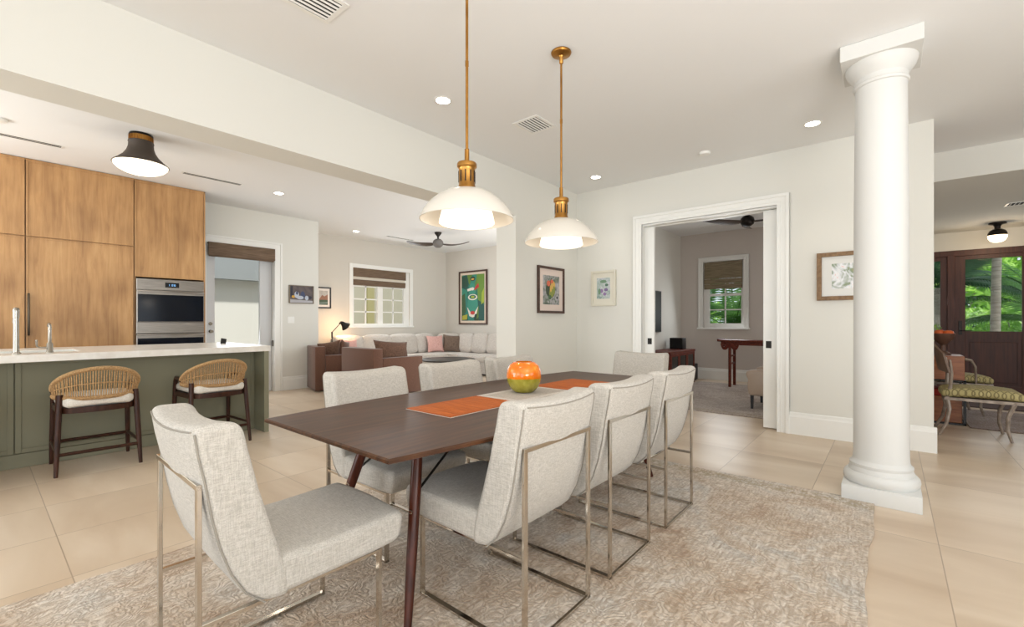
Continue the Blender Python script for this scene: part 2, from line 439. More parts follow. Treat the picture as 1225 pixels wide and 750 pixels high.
baseboard('baseboard_study', [((9.9,3.5),(9.9,-0.1),(-1,0)), ((5.85,3.5),(9.9,3.5),(0,-1))])

# casing round the pocket opening
bm = BM()
def casing_x(bm, x, y0, y1, zt, w, dirn=-1, z0=0.0, bottom=False):
    """moulded casing on a wall plane x, opening y0..y1, top zt"""
    for (o0, o1, d) in ((0, w, .018), (w*0.72, w, .034), (0.0, w*0.12, .026), (w*.30, w*.36, .023)):
        xx = sorted((x, x+dirn*d))
        box(bm, (xx[0], y0-o1, z0), (xx[1], y0-o0, zt+o0), .002, 1)
        box(bm, (xx[0], y1+o0, z0), (xx[1], y1+o1, zt+o0), .002, 1)
        box(bm, (xx[0], y0-o1, zt+o0), (xx[1], y1+o1, zt+o1), .002, 1)
casing_x(bm, 5.65, 0.95, 2.50, 2.475, 0.118)
casing_x(bm, 5.85, 0.95, 2.50, 2.475, 0.118, +1)
box(bm, (5.65,0.935,0), (5.70,0.951,2.475)); box(bm, (5.80,0.935,0), (5.85,0.951,2.475))
box(bm, (5.65,2.499,0), (5.70,2.515,2.475)); box(bm, (5.80,2.499,0), (5.85,2.515,2.475))
box(bm, (5.65,0.95,2.455), (5.705,2.50,2.475)); box(bm, (5.795,0.95,2.455), (5.85,2.50,2.475))
struct('trim_3', bm, M['trim'])
for i, (y0, y1, yp) in enumerate(((0.80,1.100,1.045), (2.372,2.64,2.43))):
    d = struct('door_%d' % (i+1), loc=(5.75, (y0+y1)/2, 0))
    dy = (y0+y1)/2
    yc = (y0, y1)
    edge = y1 if i == 0 else y0
    bm = BM(); box(bm, (-0.022, y0-dy, 0.012), (0.022, y1-dy, 2.452), .003, 1)
    obj('door_leaf', bm, M['trim'], d)
    bm = BM(); box(bm, (-0.027, yp-dy-0.028, 0.905), (-0.022, yp-dy+0.028, 0.985), .003, 1); box(bm, (-0.030, yp-dy-0.016, 0.92), (-0.0265, yp-dy+0.016, 0.97))
    obj('flush_pull', bm, M['darkmetal'], d)

# ------------------------------------------------------------------ column
col = thing('column', 'round white column with square plinth and capital right of the rug', 'column', (3.985, 0.05, 0))
bm = BM(); box(bm, (-.205,-.205,0), (.205,.205,.105), .004); obj('plinth', bm, M['colwhite'], col)
bm = BM(); lathe(bm, [(.192,.105),(.203,.12),(.207,.14),(.203,.162),(.190,.178),(.178,.182),(.178,.192),(.172,.205),(.168,.215),(.172,.222),(.172,.235),(.160,.245),(.154,.262)], n=64); obj('base_moulding', bm, M['colwhite'], col)
bm = BM(); lathe(bm, [(.154,.26),(.151,.30),(.150,1.0),(.147,2.0),(.140,2.78),(.141,2.80)], n=64); obj('shaft', bm, M['colwhite'], col)
bm = BM(); lathe(bm, [(.141,2.80),(.150,2.805),(.152,2.82),(.146,2.83),(.146,2.86),(.150,2.865),(.170,2.89),(.186,2.915),(.194,2.94),(.196,2.958)], n=64); box(bm, (-.212,-.212,2.955), (.212,.212,3.0585), .003, 1); obj('capital', bm, M['colwhite'], col, angle=30)

# ------------------------------------------------------------------ rugs
RG = [(0.28,(186,158,132)),(0.42,(208,190,170)),(0.55,(222,211,198)),(0.66,(210,205,198)),(0.78,(184,176,166))]
M['rug'] = rug_mat('faded_embossed_rug', RG, -0.9, 3.81, 0.08, 2.85, .65)
bm = BM()
def rugf(u, v):
    x = -0.9+4.71*u; y = 0.08+2.77*v
    wob = 0.008*math.sin(x*5.1)+0.005*math.sin(x*13)
    if v == 0: y += wob
    if v == 1: y -= wob
    if u == 1: x += 0.01*math.sin(y*4)
    return Vector((x, y, 0.012))
grid_sheet(bm, rugf, 60, 40)
geo = bmesh.ops.extrude_face_region(bm, geom=bm.faces[:])
for v in [g for g in geo['geom'] if isinstance(g, bmesh.types.BMVert)]: v.co.z = 0.001
tag(obj('area_rug', bm, M['rug'], smooth=False), 'large faded beige embossed rug under the dining table', 'rug')
RG2 = [(0.25,(150,136,128)),(0.45,(186,174,166)),(0.6,(205,196,190)),(0.8,(170,160,156))]
M['rug2'] = rug_mat('pale_patterned_rug', RG2, 6.25, 9.5, 0, 9, 0.5)
bm = BM(); box(bm, (6.26,0.35,0.001), (9.35,2.95,0.012), .003, 1); s_ = obj('study_rug', bm, M['rug2']); s_.name = 'pale_rug'
tag(s_, 'pale patterned rug on the study floor beyond the doorway', 'rug')
bm = BM(); box(bm, (7.22,-3.2,0.001), (8.72,-0.69,0.012), .003, 1)
tag(obj('entry_rug', bm, rug_mat('entry_rug_wool', [(0.25,(120,98,92)),(0.5,(158,140,134)),(0.75,(176,162,158))], 0, 20, 0, 9, 0.6)), 'mauve grey rug by the front door behind the upholstered chair', 'rug')
bm = BM(); box(bm, (9.0,-2.9,0.001), (10.75,-0.45,0.010), .003, 1)  # thin dark brown sheet over the tiles before the entry door
tag(obj('dark_floor_sheet', bm, plain('dark_brown_sheet', (66,42,34), .8)), 'dark brown flat sheet on the floor in front of the wooden entry door', 'mat')

# ------------------------------------------------------------------ dining table
tb = thing('dining_table', 'dark walnut boat-shaped dining table on splayed round legs', 'table', (2.205, 1.743, 0))
bm = BM()
HL, HE, HM = 1.335, .488, .60
def outline(inset):
    pts = []
    n = 24
    for s in (-1, 1):
        for i in range(n+1):
            x = (-1+2*i/n)*s*-1
            y = HE+(HM-HE)*(1-x*x)
            pts.append((x*(HL-inset), s*(y-inset)))
    return pts
o0 = outline(0); o1 = outline(0.006); o2 = outline(0.055)
rings = [[Vector((x,y,.712)) for x, y in o2], [Vector((x,y,.734)) for x, y in o0], [Vector((x,y,.745)) for x, y in o0], [Vector((x,y,.750)) for x, y in o1]]
ring_loft(bm, rings)
obj('tabletop', bm, M['walnut'], tb, angle=25)
for sx in (-1, 1):
    for sy in (-1, 1):
        T = Vector((sx*.965, sy*.175, .714)); F_ = Vector((sx*1.145, sy*.335, .012))
        bm = BM(); tube(bm, [T, T.lerp(F_, .3), T.lerp(F_, .7), F_], [.022,.024,.021,.015], 20); obj('leg', bm, M['walnutleg'], tb)
        P1 = T.lerp(F_, .33)
        bm = BM(); a = P1; b2 = Vector((sx*.66, sy*.175, .712))
        tube(bm, [a, a.lerp(b2, .9)+Vector((0,0,-.004)), b2], .0055, 8); obj('brace', bm, M['darkmetal'], tb)
        q = T.lerp(F_, .41)
        bm = BM(); dirv = Vector((-1*1, -.35, .1)).normalized()
        qq = q+Vector((-.0225, -.006, 0)) if sx < 0 else q+Vector((.0225, 0, 0))
        dv = Vector((-1, -.25, 0)).normalized() if sx < 0 else Vector((1, 0, 0))
        tube(bm, [q+dv*.018, q+dv*.0262], .0095, 18); bo = obj('bolt', bm, M['chrome'], tb); bm = BM(); tube(bm, [q+dv*.026, q+dv*.0268], .0055, 14); obj('bolt_hole', bm, M['walnutleg'], bo)

# ------------------------------------------------------------------ dining chairs
def offset_poly(poly, d):
    n = len(poly); out = []
    for i in range(n):
        p0 = Vector(poly[i-1]); p1 = Vector(poly[i]); p2 = Vector(poly[(i+1) % n])
        a = (p1-p0); b = (p2-p1)
        if a.length < 1e-7 or b.length < 1e-7: out.append(tuple(p1)); continue
        a.normalize(); b.normalize()
        na = Vector((-a.y, a.x)); nb = Vector((-b.y, b.x)); m = (na+nb)
        if m.length < 1e-5: m = na
        m.normalize(); k = max(.5, m.dot(na))
        out.append(tuple(p1+m*(d/k)))
    return out

def round_corners(pts, rad, seg=5):
    out = []; n = len(pts)
    for i in range(n):
        p0 = Vector(pts[i-1]); p1 = Vector(pts[i]); p2 = Vector(pts[(i+1) % n]); r = rad[i]
        if r <= 0: out.append(tuple(p1)); continue
        a = (p0-p1); b = (p2-p1); r = min(r, a.length*.48, b.length*.48)
        A = p1+a.normalized()*r; B = p1+b.normalized()*r
        for k in range(seg+1):
            t = k/seg; out.append(tuple(A*(1-t)**2+p1*2*t*(1-t)+B*t*t))
    return out

def area2(poly): return sum(poly[i-1][0]*poly[i][1]-poly[i][0]*poly[i-1][1] for i in range(len(poly)))

def sweep_y(bm, prof, W, er, fn, nc=12):
    """prof: closed (x,z) outline swept across y in [-W,W] with rounded ends"""
    if area2(prof) < 0: prof = prof[::-1]       # counter-clockwise: left normals point inward
    cols = []
    for k in (3,2,1,0):
        a = k/3*PI/2; cols.append((-W+er*(1-math.sin(a)), er*(1-math.cos(a))))
    for i in range(1, nc): cols.append((-W+er+(2*W-2*er)*i/nc, 0))
    for k in range(4):
        a = k/3*PI/2; cols.append((W-er*(1-math.sin(a)), er*(1-math.cos(a))))
    rings = []
    for y, ins in cols:
        pp = offset_poly(prof, ins) if ins > 1e-6 else prof
        rings.append([Vector(fn(x, y, z)) for x, z in pp])
    n0 = len(bm.faces)
    ring_loft(bm, rings)
    bm.faces.ensure_lookup_table()
    bmesh.ops.triangulate(bm, faces=[f for f in bm.faces if len(f.verts) > 4], ngon_method='EAR_CLIP')

BW = 0.25
def back_fn(x, y, z):
    u = y/BW; k = max(0, min(1, (z-.35)/.55)); q = 1-u*u
    return (x-.022*q*k, y, z-.014*q*max(0, (z-.80)/.12) )
rear_face = [(-.022,.918),(-.010,.83),(.007,.745),(.022,.65),(.042,.56),(.070,.475),(.108,.405),(.160,.356)]
front_face = [(.240,.345),(.232,.44),(.192,.56),(.152,.70),(.124,.82),(.104,.915)]
bprof = round_corners(rear_face+front_face, [.035,0,0,0,0,0,0,.03,.03,0,0,0,0,.04])
seatprof = round_corners([(.165,.357),(.24,.355),(.40,.358),(.54,.360),(.650,.368),(.672,.480),(.50,.472),(.35,.468),(.165,.476)],
                         [.03,0,0,0,.035,.05,0,0,.03])
def seat_fn(x, y, z):
    u = y/.245; return (x, y, z+(.012*(1-u*u) if z > .43 else 0))

def make_chair(label):
    t = thing('dining_chair', label, 'chair', group='upholstered dining chairs around the table')
    bm = BM(); sweep_y(bm, seatprof, .247, .022, seat_fn); obj('seat', bm, M['linen'], t, angle=180)
    bm = BM(); sweep_y(bm, bprof, BW, .022, back_fn); bk = obj('backrest', bm, M['linen'], t, angle=180)
    bm = BM()
    for s in (-1, 1):
        tube(bm, [back_fn(x+.004, s*(BW-.006), z) for x, z in [(-.019,.893)]+rear_face[1:]][::-1] , .0030, 6)
    tube(bm, [back_fn(-.018, (-BW+.02)+2*(BW-.02)*i/12, .899) for i in range(13)], .0030, 6)
    obj('piping', bm, M['piping'], bk)
    Wd = .219; b = .011
    for s in (-1, 1):
        bm = BM(); box(bm, (-.006, s*Wd-b, .012), (.006, s*Wd+b, .747), .001, 1); obj('leg', bm, M['chrome'], t, False)
        bm = BM(); box(bm, (.564, s*Wd-b, .012), (.576, s*Wd+b, .36), .001, 1); obj('leg', bm, M['chrome'], t, False)
        bm = BM(); box(bm, (-.006, s*Wd-b, .0135), (.576, s*Wd+b, .0255), .001, 1); obj('floor_rail', bm, M['chrome'], t, False)
        bm = BM(); box(bm, (-.004, s*Wd-b*.8, .345), (.572, s*Wd+b*.8, .357), .001, 1); obj('seat_rail', bm, M['chrome'], t, False)
    bm = BM(); box(bm, (-.008,-Wd-b,.733), (.006,Wd+b,.749), .001, 1)
    for s in (-1, 1): box(bm, (.002, s*Wd-.010, .733), (.045, s*Wd+.010, .749), .001, 1)
    obj('crossbar', bm, M['chrome'], t, False)
    bm = BM(); box(bm, (-.006,-Wd,.0135), (.006,Wd,.0255), .001, 1); obj('floor_rail', bm, M['chrome'], t, False)
    return t
ch = make_chair('nearest dining chair, alone at the near end of the table, its back to the kitchen')
ch.location = (.405, 1.69, .0); ch.rotation_euler = (0,0,R(-1))
cd = [((1.480,.997,0), 90, 'nearest of the three dining chairs seen from behind on the right side'),
      ((2.108,.993,0), 90, 'middle of the three dining chairs seen from behind on the right side'),
      ((2.778,.990,0), 90, 'farthest of the three dining chairs seen from behind on the right side'),
      ((1.530,2.475,0), -90, 'dining chair on the sofa side nearest the kitchen island'),
      ((2.215,2.475,0), -90, 'middle dining chair on the sofa side of the table'),
      ((2.870,2.475,0), -90, 'dining chair on the sofa side behind the orange vase'),
      ((4.13,1.82,0), 180, 'dining chair at the far end of the table near the pocket doors')]
for loc, a, lb in cd: dup(ch, loc, R(a), lb)

# ------------------------------------------------------------------ table setting
M['orangemat'] = noisy('orange_wood_slats', [(0.3,(150,68,18)),(0.7,(200,108,38))], scale=(28,2,1), nscale=3, rough=.5, bump=.2); M['orangemat'].node_tree.nodes['Principled BSDF'].inputs['Specular IOR Level'].default_value=.15
M['greymat'] = weave('silver_mat_cloth', (176,168,160), (210,204,196), 300)
def placemat(x0, x1, mat, edge, label):
    t = thing('placemat', label, 'placemat', ((x0+x1)/2, 1.743, .7502), 0, 'placemats laid end to end down the table')
    w = (x1-x0)/2
    bm = BM()
    if mat == 'orangemat':
        n = 34
        for i in range(n):
            a = -w+2*w*i/n; box(bm, (a,-.166,.002), (a+2*w/n-.0018,.166,.0062), .0012, 1)
        obj('slats', bm, M[mat], t)
    else:
        box(bm, (-w,-.170,.0015), (w,.170,.0055), .001, 1); obj('cloth', bm, M[mat], t)
        bm = BM(); box(bm, (-w+.04,-.125,.0050), (w-.04,.125,.0062)); obj('inset_panel', bm, weave('mat_inset', (160,150,140), (188,180,170), 300), t)
    bm = BM(); box(bm, (-w-.001,-.170,.0), (w+.001,.170,.0022)); obj('backing', bm, plain('mat_backing', (214,206,196), .8), t)
placemat(1.432, 1.945, 'orangemat', None, 'orange slatted placemat nearest the front end of the table')
placemat(1.950, 2.490, 'greymat', None, 'silver grey placemat under the orange and green vase')
placemat(2.495, 3.010, 'orangemat', None, 'orange slatted placemat beyond the vase')
m, nt, b = new_mat('two_tone_glaze'); L = nt.links.new
tc = N(nt,'ShaderNodeTexCoord'); sp = N(nt,'ShaderNodeSeparateXYZ'); no = N(nt,'ShaderNodeTexNoise',Scale=26.0,Detail=4.0)
L(tc.outputs['Object'], sp.inputs[0]); L(tc.outputs['Object'], no.inputs['Vector'])
n2 = N(nt,'ShaderNodeTexNoise',Scale=30.0,Detail=2.0); L(tc.outputs['Object'], n2.inputs['Vector'])
ma = N(nt,'ShaderNodeMath',operation='MULTIPLY_ADD'); ma.inputs[1].default_value = .012; L(n2.outputs['Fac'], ma.inputs[0]); L(sp.outputs['Z'], ma.inputs[2])
gt = N(nt,'ShaderNodeMath',operation='GREATER_THAN'); gt.inputs[1].default_value = .098; L(ma.outputs[0], gt.inputs[0])
r1 = ramp(nt, [(.35,(150,142,44)),(.65,(176,166,70))]); r2 = ramp(nt, [(.35,(236,112,4)),(.6,(244,134,14)),(.8,(246,166,50))])
L(no.outputs['Fac'], r1.inputs['Fac']); L(no.outputs['Fac'], r2.inputs['Fac'])
mx = N(nt,'ShaderNodeMix',data_type='RGBA'); L(gt.outputs[0], mx.inputs['Factor']); L(r1.outputs['Color'], mx.inputs[6]); L(r2.outputs['Color'], mx.inputs[7])
L(mx.outputs[2], b.inputs['Base Color']); b.inputs['Roughness'].default_value = .08; b.inputs['Coat Weight'].default_value = .5
bm = BM()
lathe(bm, [(.0,.0),(.050,.0),(.066,.006),(.092,.035),(.106,.070),(.110,.105),(.106,.140),(.092,.170),(.070,.188),(.058,.193),(.052,.192),(.054,.186),(.080,.165),(.096,.13),(.098,.09),(.08,.04),(.04,.015),(0,.012)], n=64)
v_ = obj('vase', bm, m, angle=80); v_.location = (2.235, 1.775, .7567)
tag(v_, 'round glossy vase, orange above and olive green below, on the table', 'vase')

# ------------------------------------------------------------------ pendants
M['opal'] = plain('opal_glass', (206,201,192), .2, emit=(255,240,215), estr=.10)
M['opalin'] = plain('opal_inner_glass', (250,246,238), .3, emit=(255,242,220), estr=1.5)
def make_pendant(label):
    t = thing('pendant_lamp', label, 'pendant lamp', group='pair of pendants over the table')
    bm = BM(); lathe(bm, [(0,3.0595),(.068,3.0595),(.070,3.052),(.064,3.043),(.040,3.036),(.020,3.030),(.014,3.020),(.014,2.985),(.010,2.98),(0,2.98)], n=40); obj('canopy', bm, M['brass'], t)
    bm = BM(); lathe(bm, [(0,2.985),(.0075,2.985),(.0075,2.60),(.0095,2.598),(.0095,2.57),(.0075,2.568),(.0075,2.13),(.012,2.125),(.013,2.06),(.016,2.045),(0,2.045)], n=16); obj('stem', bm, M['brass'], t)
    bm = BM(); lathe(bm, [(0,2.05),(.050,2.05),(.053,2.044),(.053,2.028),(.046,2.022),(.044,2.015),(.044,1.928),(.048,1.922),(.048,1.905),(0,1.905)], n=40); k = obj('socket_cup', bm, M['brass'], t)
    bm = BM()
    for i in range(10):
        a = 2*PI*i/10; bar(bm, (.0445*math.cos(a), .0445*math.sin(a), 1.945), (.0445*math.cos(a), .0445*math.sin(a), 2.005), .006, .003, (math.cos(a), math.sin(a), 0))
    obj('slot', bm, M['darkmetal'], k)
    bm = BM()
    outer = [(.045,1.908),(.075,1.905),(.115,1.893),(.155,1.870),(.195,1.836),(.228,1.795),(.247,1.760),(.2515,1.745)]
    inner = [(.2475,1.745),(.243,1.760),(.224,1.793),(.191,1.832),(.152,1.865),(.113,1.888),(.075,1.900),(.045,1.903)]
    lathe(bm, outer+inner, n=64, cap=False); obj('shade', bm, M['opal'], t, angle=60)
    bm = BM(); lathe(bm, [(.050,1.90),(.085,1.875),(.115,1.835),(.135,1.79),(.146,1.745),(.148,1.728),(.140,1.722),(.08,1.716),(0,1.714)], n=48, cap=False); obj('diffuser', bm, M['opalin'], t, angle=60)
    return t
pd = make_pendant('nearer brass pendant with a white glass dome over the table'); pd.location = (1.70,1.74,0)
dup(pd, (2.605,1.74,0), 0, 'farther brass pendant with a white glass dome and visible ceiling rose')

# ------------------------------------------------------------------ ceiling fixtures
def downlight(x, y, label, z=CZ, r=.058, ang=0):
    t = thing('recessed_light', label, 'ceiling light', (x, y, z), 0, 'recessed ceiling lights')
    bm = BM(); lathe(bm, [(r,-.001),(r+.016,-.001),(r+.018,-.004),(r+.012,-.007),(r,-.006),(r,-.001)], n=32, cap=False); obj('trim_ring', bm, M['trim'], t)
    bm = BM(); lathe(bm, [(0,-.003),(r,-.003),(r,-.0045),(0,-.0045)], n=32, cap=False); obj('lens', bm, M['downlight'], t)
downlight(2.53,2.876,'recessed ceiling light left of the rear pendant rod')
downlight(5.05,.558,'recessed ceiling light over the wall right of the pocket doors')
downlight(5.13,2.896,'recessed ceiling light in the dining corner')
downlight(2.835,6.77,'recessed kitchen ceiling light near the oak cabinets')
downlight(5.04,8.40,'recessed living room ceiling light before the window')
downlight(8.05,2.42,'recessed study ceiling light beside the fan blade')
def smoke(x, y, label):
    t = thing('smoke_detector', label, 'smoke detector', (x, y, CZ))
    bm = BM(); lathe(bm, [(0,-.001),(.055,-.001),(.058,-.012),(.052,-.026),(.035,-.031),(0,-.031)], n=32); obj('housing', bm, M['trim'], t)
smoke(5.15,1.56,'small white smoke detector on the dining room ceiling')
smoke(.15,6.25,'small white smoke detector on the kitchen ceiling at left edge')
def vent(x, y, lx, ly, z, label, n=7):
    t = thing('ceiling_vent', label, 'vent', (x, y, z))
    bm = BM(); w = .028
    box(bm, (-lx-w,-ly-w,-.007), (lx+w,-ly,-.0005), .001, 1); box(bm, (-lx-w,ly,-.007), (lx+w,ly+w,-.0005), .001, 1)
    box(bm, (-lx-w,-ly,-.007), (-lx,ly,-.0005), .001, 1); box(bm, (lx,-ly,-.007), (lx+w,ly,-.0005), .001, 1); obj('vent_frame', bm, M['trim'], t)
    bm = BM(); box(bm, (-lx,-ly,-.0018), (lx,ly,-.0006)); obj('backing', bm, plain('vent_dark', (58,58,58), .8), t)
    bm = BM()
    for i in range(n):
        a = -ly+2*ly*(i+.5)/n; bar(bm, (-lx,a,-.006), (lx,a,-.006), .35*2*ly/n, .004, (0,.6,1))
    obj('louvres', bm, M['trim'], t)
vent(1.23,2.56,.16,.10,CZ,'large white ceiling vent near the top left of the room', 6)
vent(3.40,2.575,.13,.115,CZ,'square ceiling vent between the two pendants', 7)
vent(8.75,-1.27,.10,.08,2.745,'small ceiling vent over the foyer', 4)
def slot(x0, x1, y, label):
    t = thing('linear_vent', label, 'vent', ((x0+x1)/2, y, CZ), 0, 'slot air vents in the kitchen and living ceiling'); w = (x1-x0)/2
    bm = BM(); box(bm, (-w-.02,-.055,-.004), (w+.02,-.036,-.0005)); box(bm, (-w-.02,.036,-.004), (w+.02,.055,-.0005)); box(bm, (-w-.02,-.003,-.004), (w+.02,.003,-.0005)); box(bm, (-w-.02,-.045,-.004), (-w,.045,-.0005)); box(bm, (w,-.045,-.004), (w+.02,.045,-.0005)); obj('vent_frame', bm, M['trim'], t)
    bm = BM(); box(bm, (-w,-.036,-.0025), (w,.036,-.0006)); obj('backing', bm, plain('slot_dark', (60,58,56), .8), t)
slot(-.35,.60,6.75,'slot air vent above the left oak cabinets'); slot(1.68,2.33,6.75,'slot air vent above the wall oven'); slot(5.75,6.45,8.35,'slot air vent beside the living room fan')

# kitchen flush lamp
t = thing('flush_ceiling_lamp', 'black cone ceiling lamp with brass fretwork collar over the island', 'ceiling lamp', (1.07,5.70,CZ)); t.scale = (1.24,1.24,1.2)
bm = BM(); lathe(bm, [(0,-.001),(.074,-.001),(.078,-.010),(.078,-.018),(.070,-.020),(0,-.020)], n=48); obj('canopy', bm, M['darkmetal'], t)
bm = BM(); lathe(bm, [(.072,-.018),(.074,-.018),(.074,-.062),(.072,-.062)], n=48, cap=False)
for i in range(24):
    a = 2*PI*i/24; bar(bm, (.077*math.cos(a), .077*math.sin(a), -.022), (.077*math.cos(a), .077*math.sin(a), -.060), .007, .005, (math.cos(a), math.sin(a), 0))
obj('fretwork_collar', bm, M['brass'], t)
bm = BM(); lathe(bm, [(.080,-.060),(.083,-.070),(.080,-.080),(.082,-.11),(.092,-.145),(.115,-.185),(.150,-.222),(.178,-.246),(.182,-.254),(.174,-.254),(.146,-.228),(.11,-.19),(.088,-.148),(.078,-.11)], n=56, cap=False); obj('shade', bm, plain('matte_black_shade', (66,56,48), .6), t)
bm = BM(); lathe(bm, [(.176,-.252),(.170,-.270),(.150,-.292),(.115,-.312),(.07,-.324),(0,-.328)], n=56, cap=False); obj('diffuser', bm, plain('cone_lamp_opal', (252,246,232), .3, emit=(255,240,212), estr=2.6), t)
# foyer globe
t = thing('globe_ceiling_lamp', 'small black ceiling lamp with a glowing half globe in the foyer', 'ceiling lamp', (10.25,-1.28,2.745))
bm = BM(); lathe(bm, [(0,-.001),(.10,-.001),(.10,-.02),(.05,-.035),(.035,-.06),(.035,-.10),(0,-.10)], n=32); obj('mount', bm, M['darkmetal'], t)
bm = BM(); lathe(bm, [(0,-.095),(.05,-.10),(.09,-.125),(.108,-.165),(.11,-.20),(0,-.20)], n=32); obj('cap', bm, M['darkmetal'], t)
bm = BM(); lathe(bm, [(.108,-.20),(.105,-.235),(.085,-.275),(.05,-.30),(0,-.308)], n=32, cap=False); obj('globe', bm, M['glowwarm'], t)

# fans
M['fanwood'] = plain('fan_blade_wood', (74,62,52), .45)
def fan(loc, rots, L_, label, drop=.18, grey=True):
    t = thing('ceiling_fan', label, 'ceiling fan', loc)
    bm = BM(); lathe(bm, [(0,-.001),(.075,-.001),(.07,-.03),(.025,-.085),(.018,-.10),(.018,-drop),(0,-drop)], n=32); obj('canopy', bm, M['darkmetal'], t)
    bm = BM(); lathe(bm, [(0,-drop+.04),(.06,-drop+.035),(.098,-drop),(.112,-drop-.05),(.095,-drop-.10),(.05,-drop-.135),(0,-drop-.14)], n=32)
    obj('motor_housing', bm, plain('fan_motor_grey', (110,106,102), .5) if grey else M['darkmetal'], t)
    for a in rots:
        bm = BM()
        rings = []
        n = 16
        for i in range(n+1):
            s = i/n; r = .05+L_*s
            w = .07+.085*math.sin(min(1, s*2.2)*PI/2)*(1-.35*s) if s < .96 else .05
            if s < .12: w = .05+.25*s
            z = -drop-.06-.025*math.sin(s*PI)+.045*s*s
            tilt = R(28)*(1-s*.4)
            yc = .04*math.sin(s*PI)
            c, sn = math.cos(tilt), math.sin(tilt)
            pr = [(-w*.5,0),(-w*.25,.006),(w*.25,.006),(w*.5,0),(w*.25,-.006),(-w*.25,-.006)]
            rings.append([Vector((r, yc+u*c-v*sn, z+u*sn+v*c)) for u, v in pr])
        ring_loft(bm, rings); bm.transform(Matrix.Rotation(a, 4, 'Z')); obj('blade', bm, M['fanwood'], t, angle=60)
fan((6.20,7.2,CZ), [R(-50), R(130)], .60, 'dark two-blade ceiling fan in the living room')
fan((8.35,1.84,CZ), [R(130), R(250), R(10)], .72, 'dark ceiling fan seen through the study doorway', .12, False)

# ------------------------------------------------------------------ pictures
def art_mat(name, stops, sc=4, dist=1.5, stretch=(1,1,1), vor=False):
    m, nt, b = new_mat(name); L = nt.links.new
    tc = N(nt,'ShaderNodeTexCoord'); mp = N(nt,'ShaderNodeMapping'); mp.inputs['Scale'].default_value = stretch; L(tc.outputs['Object'], mp.inputs['Vector'])
    if vor:
        n0 = N(nt,'ShaderNodeTexVoronoi',Scale=sc); L(mp.outputs[0], n0.inputs['Vector'])
        s2 = N(nt,'ShaderNodeSeparateColor'); L(n0.outputs['Color'], s2.inputs[0]); src = s2.outputs[0]
    else:
        n0 = N(nt,'ShaderNodeTexNoise',Scale=sc,Detail=3.0,Distortion=dist); L(mp.outputs[0], n0.inputs['Vector']); src = n0.outputs['Fac']
    rp = ramp(nt, stops)
    if vor: rp.color_ramp.interpolation = 'CONSTANT'
    L(src, rp.inputs['Fac']); L(rp.outputs['Color'], b.inputs['Base Color']); b.inputs['Roughness'].default_value = .6
    return m
def picture(loc, face, w, h, fw, frame_m, mat_m, art, mw, label, depth=.028, shapes=(), cols=()):
    """face: rotation so that local -Y looks into the room; local x right, z up"""
    t = thing('framed_picture', label, 'picture', loc, face)
    bm = BM()
    for a, b in (((-w/2,-depth,-h/2),(-w/2+fw,0,h/2)), ((w/2-fw,-depth,-h/2),(w/2,0,h/2)), ((-w/2+fw,-depth,h/2-fw),(w/2-fw,0,h/2)), ((-w/2+fw,-depth,-h/2),(w/2-fw,0,-h/2+fw))):
        box(bm, a, b, .002, 1)
    obj('frame', bm, frame_m, t, False)
    iw, ih = w/2-fw, h/2-fw
    if mat_m:
        bm = BM(); box(bm, (-iw,-depth*.45,-ih), (iw,-.002,ih)); obj('mount_board', bm, mat_m, t, False)
    aw, ah = iw-mw[0], ih-mw[1]
    bm = BM(); box(bm, (-aw,-depth*.52,-ah), (aw,-.003,ah))
    k = 0
    for ci, poly in shapes:
        k += 1; y = -depth*.52-.0004*k
        vs = [bm.verts.new((x*aw, y, z*ah)) for x, z in poly]
        f = bm.faces.new(vs); f.material_index = ci+1
    bmesh.ops.recalc_face_normals
    obj('print', bm, [art]+[plain('paint_%d_%d_%d' % c, c, .6) for c in cols], t, False)
    return t
def ell(cx, cz, rx, rz, n=16): return [(cx+rx*math.cos(2*PI*i/n), cz+rz*math.sin(2*PI*i/n)) for i in range(n)]
WX = R(90)   # facing -x : local x -> world +y?  (rotation -90 puts local -Y on -X)
fr_brown = noisy('frame_dark_brown', [(0.3,(50,30,22)),(0.7,(84,54,40))], nscale=20, rough=.4)
fr_black = plain('frame_black', (26,24,24), .4)
fr_cream = plain('frame_cream', (220,216,200), .45)
fr_oak = noisy('frame_oak', [(0.3,(112,84,54)),(0.7,(146,114,78))], scale=(6,6,6), nscale=6, rough=.5)
mb = plain('mount_white', (232,226,220), .8); mbw = plain('mount_warm', (226,210,200), .8)
picture((4.98,3.4985,1.625), 0, .61, .62, .032, fr_brown, mbw, art_mat('floral_wash', [(.2,(50,62,56)),(.4,(112,124,110)),(.55,(168,166,170)),(.7,(196,192,194)),(.85,(90,106,86))], 9), (.085,.085),
        'brown framed flower painting on the wall behind the farther pendant',
        shapes=[(0,ell(-.1,.05,.6,.6)),(1,ell(-.35,.45,.22,.2)),(2,ell(.2,.35,.28,.3)),(3,ell(0,-.2,.3,.3)),(1,ell(.05,.6,.18,.14)),(4,ell(-.2,-.5,.2,.16)),(5,ell(.7,-.5,.1,.1)),(3,ell(.3,.0,.14,.3)),(2,ell(-.1,.1,.12,.25))],
        cols=[(62,76,60),(214,112,84),(216,176,96),(140,150,74),(74,104,74),(40,44,52)])
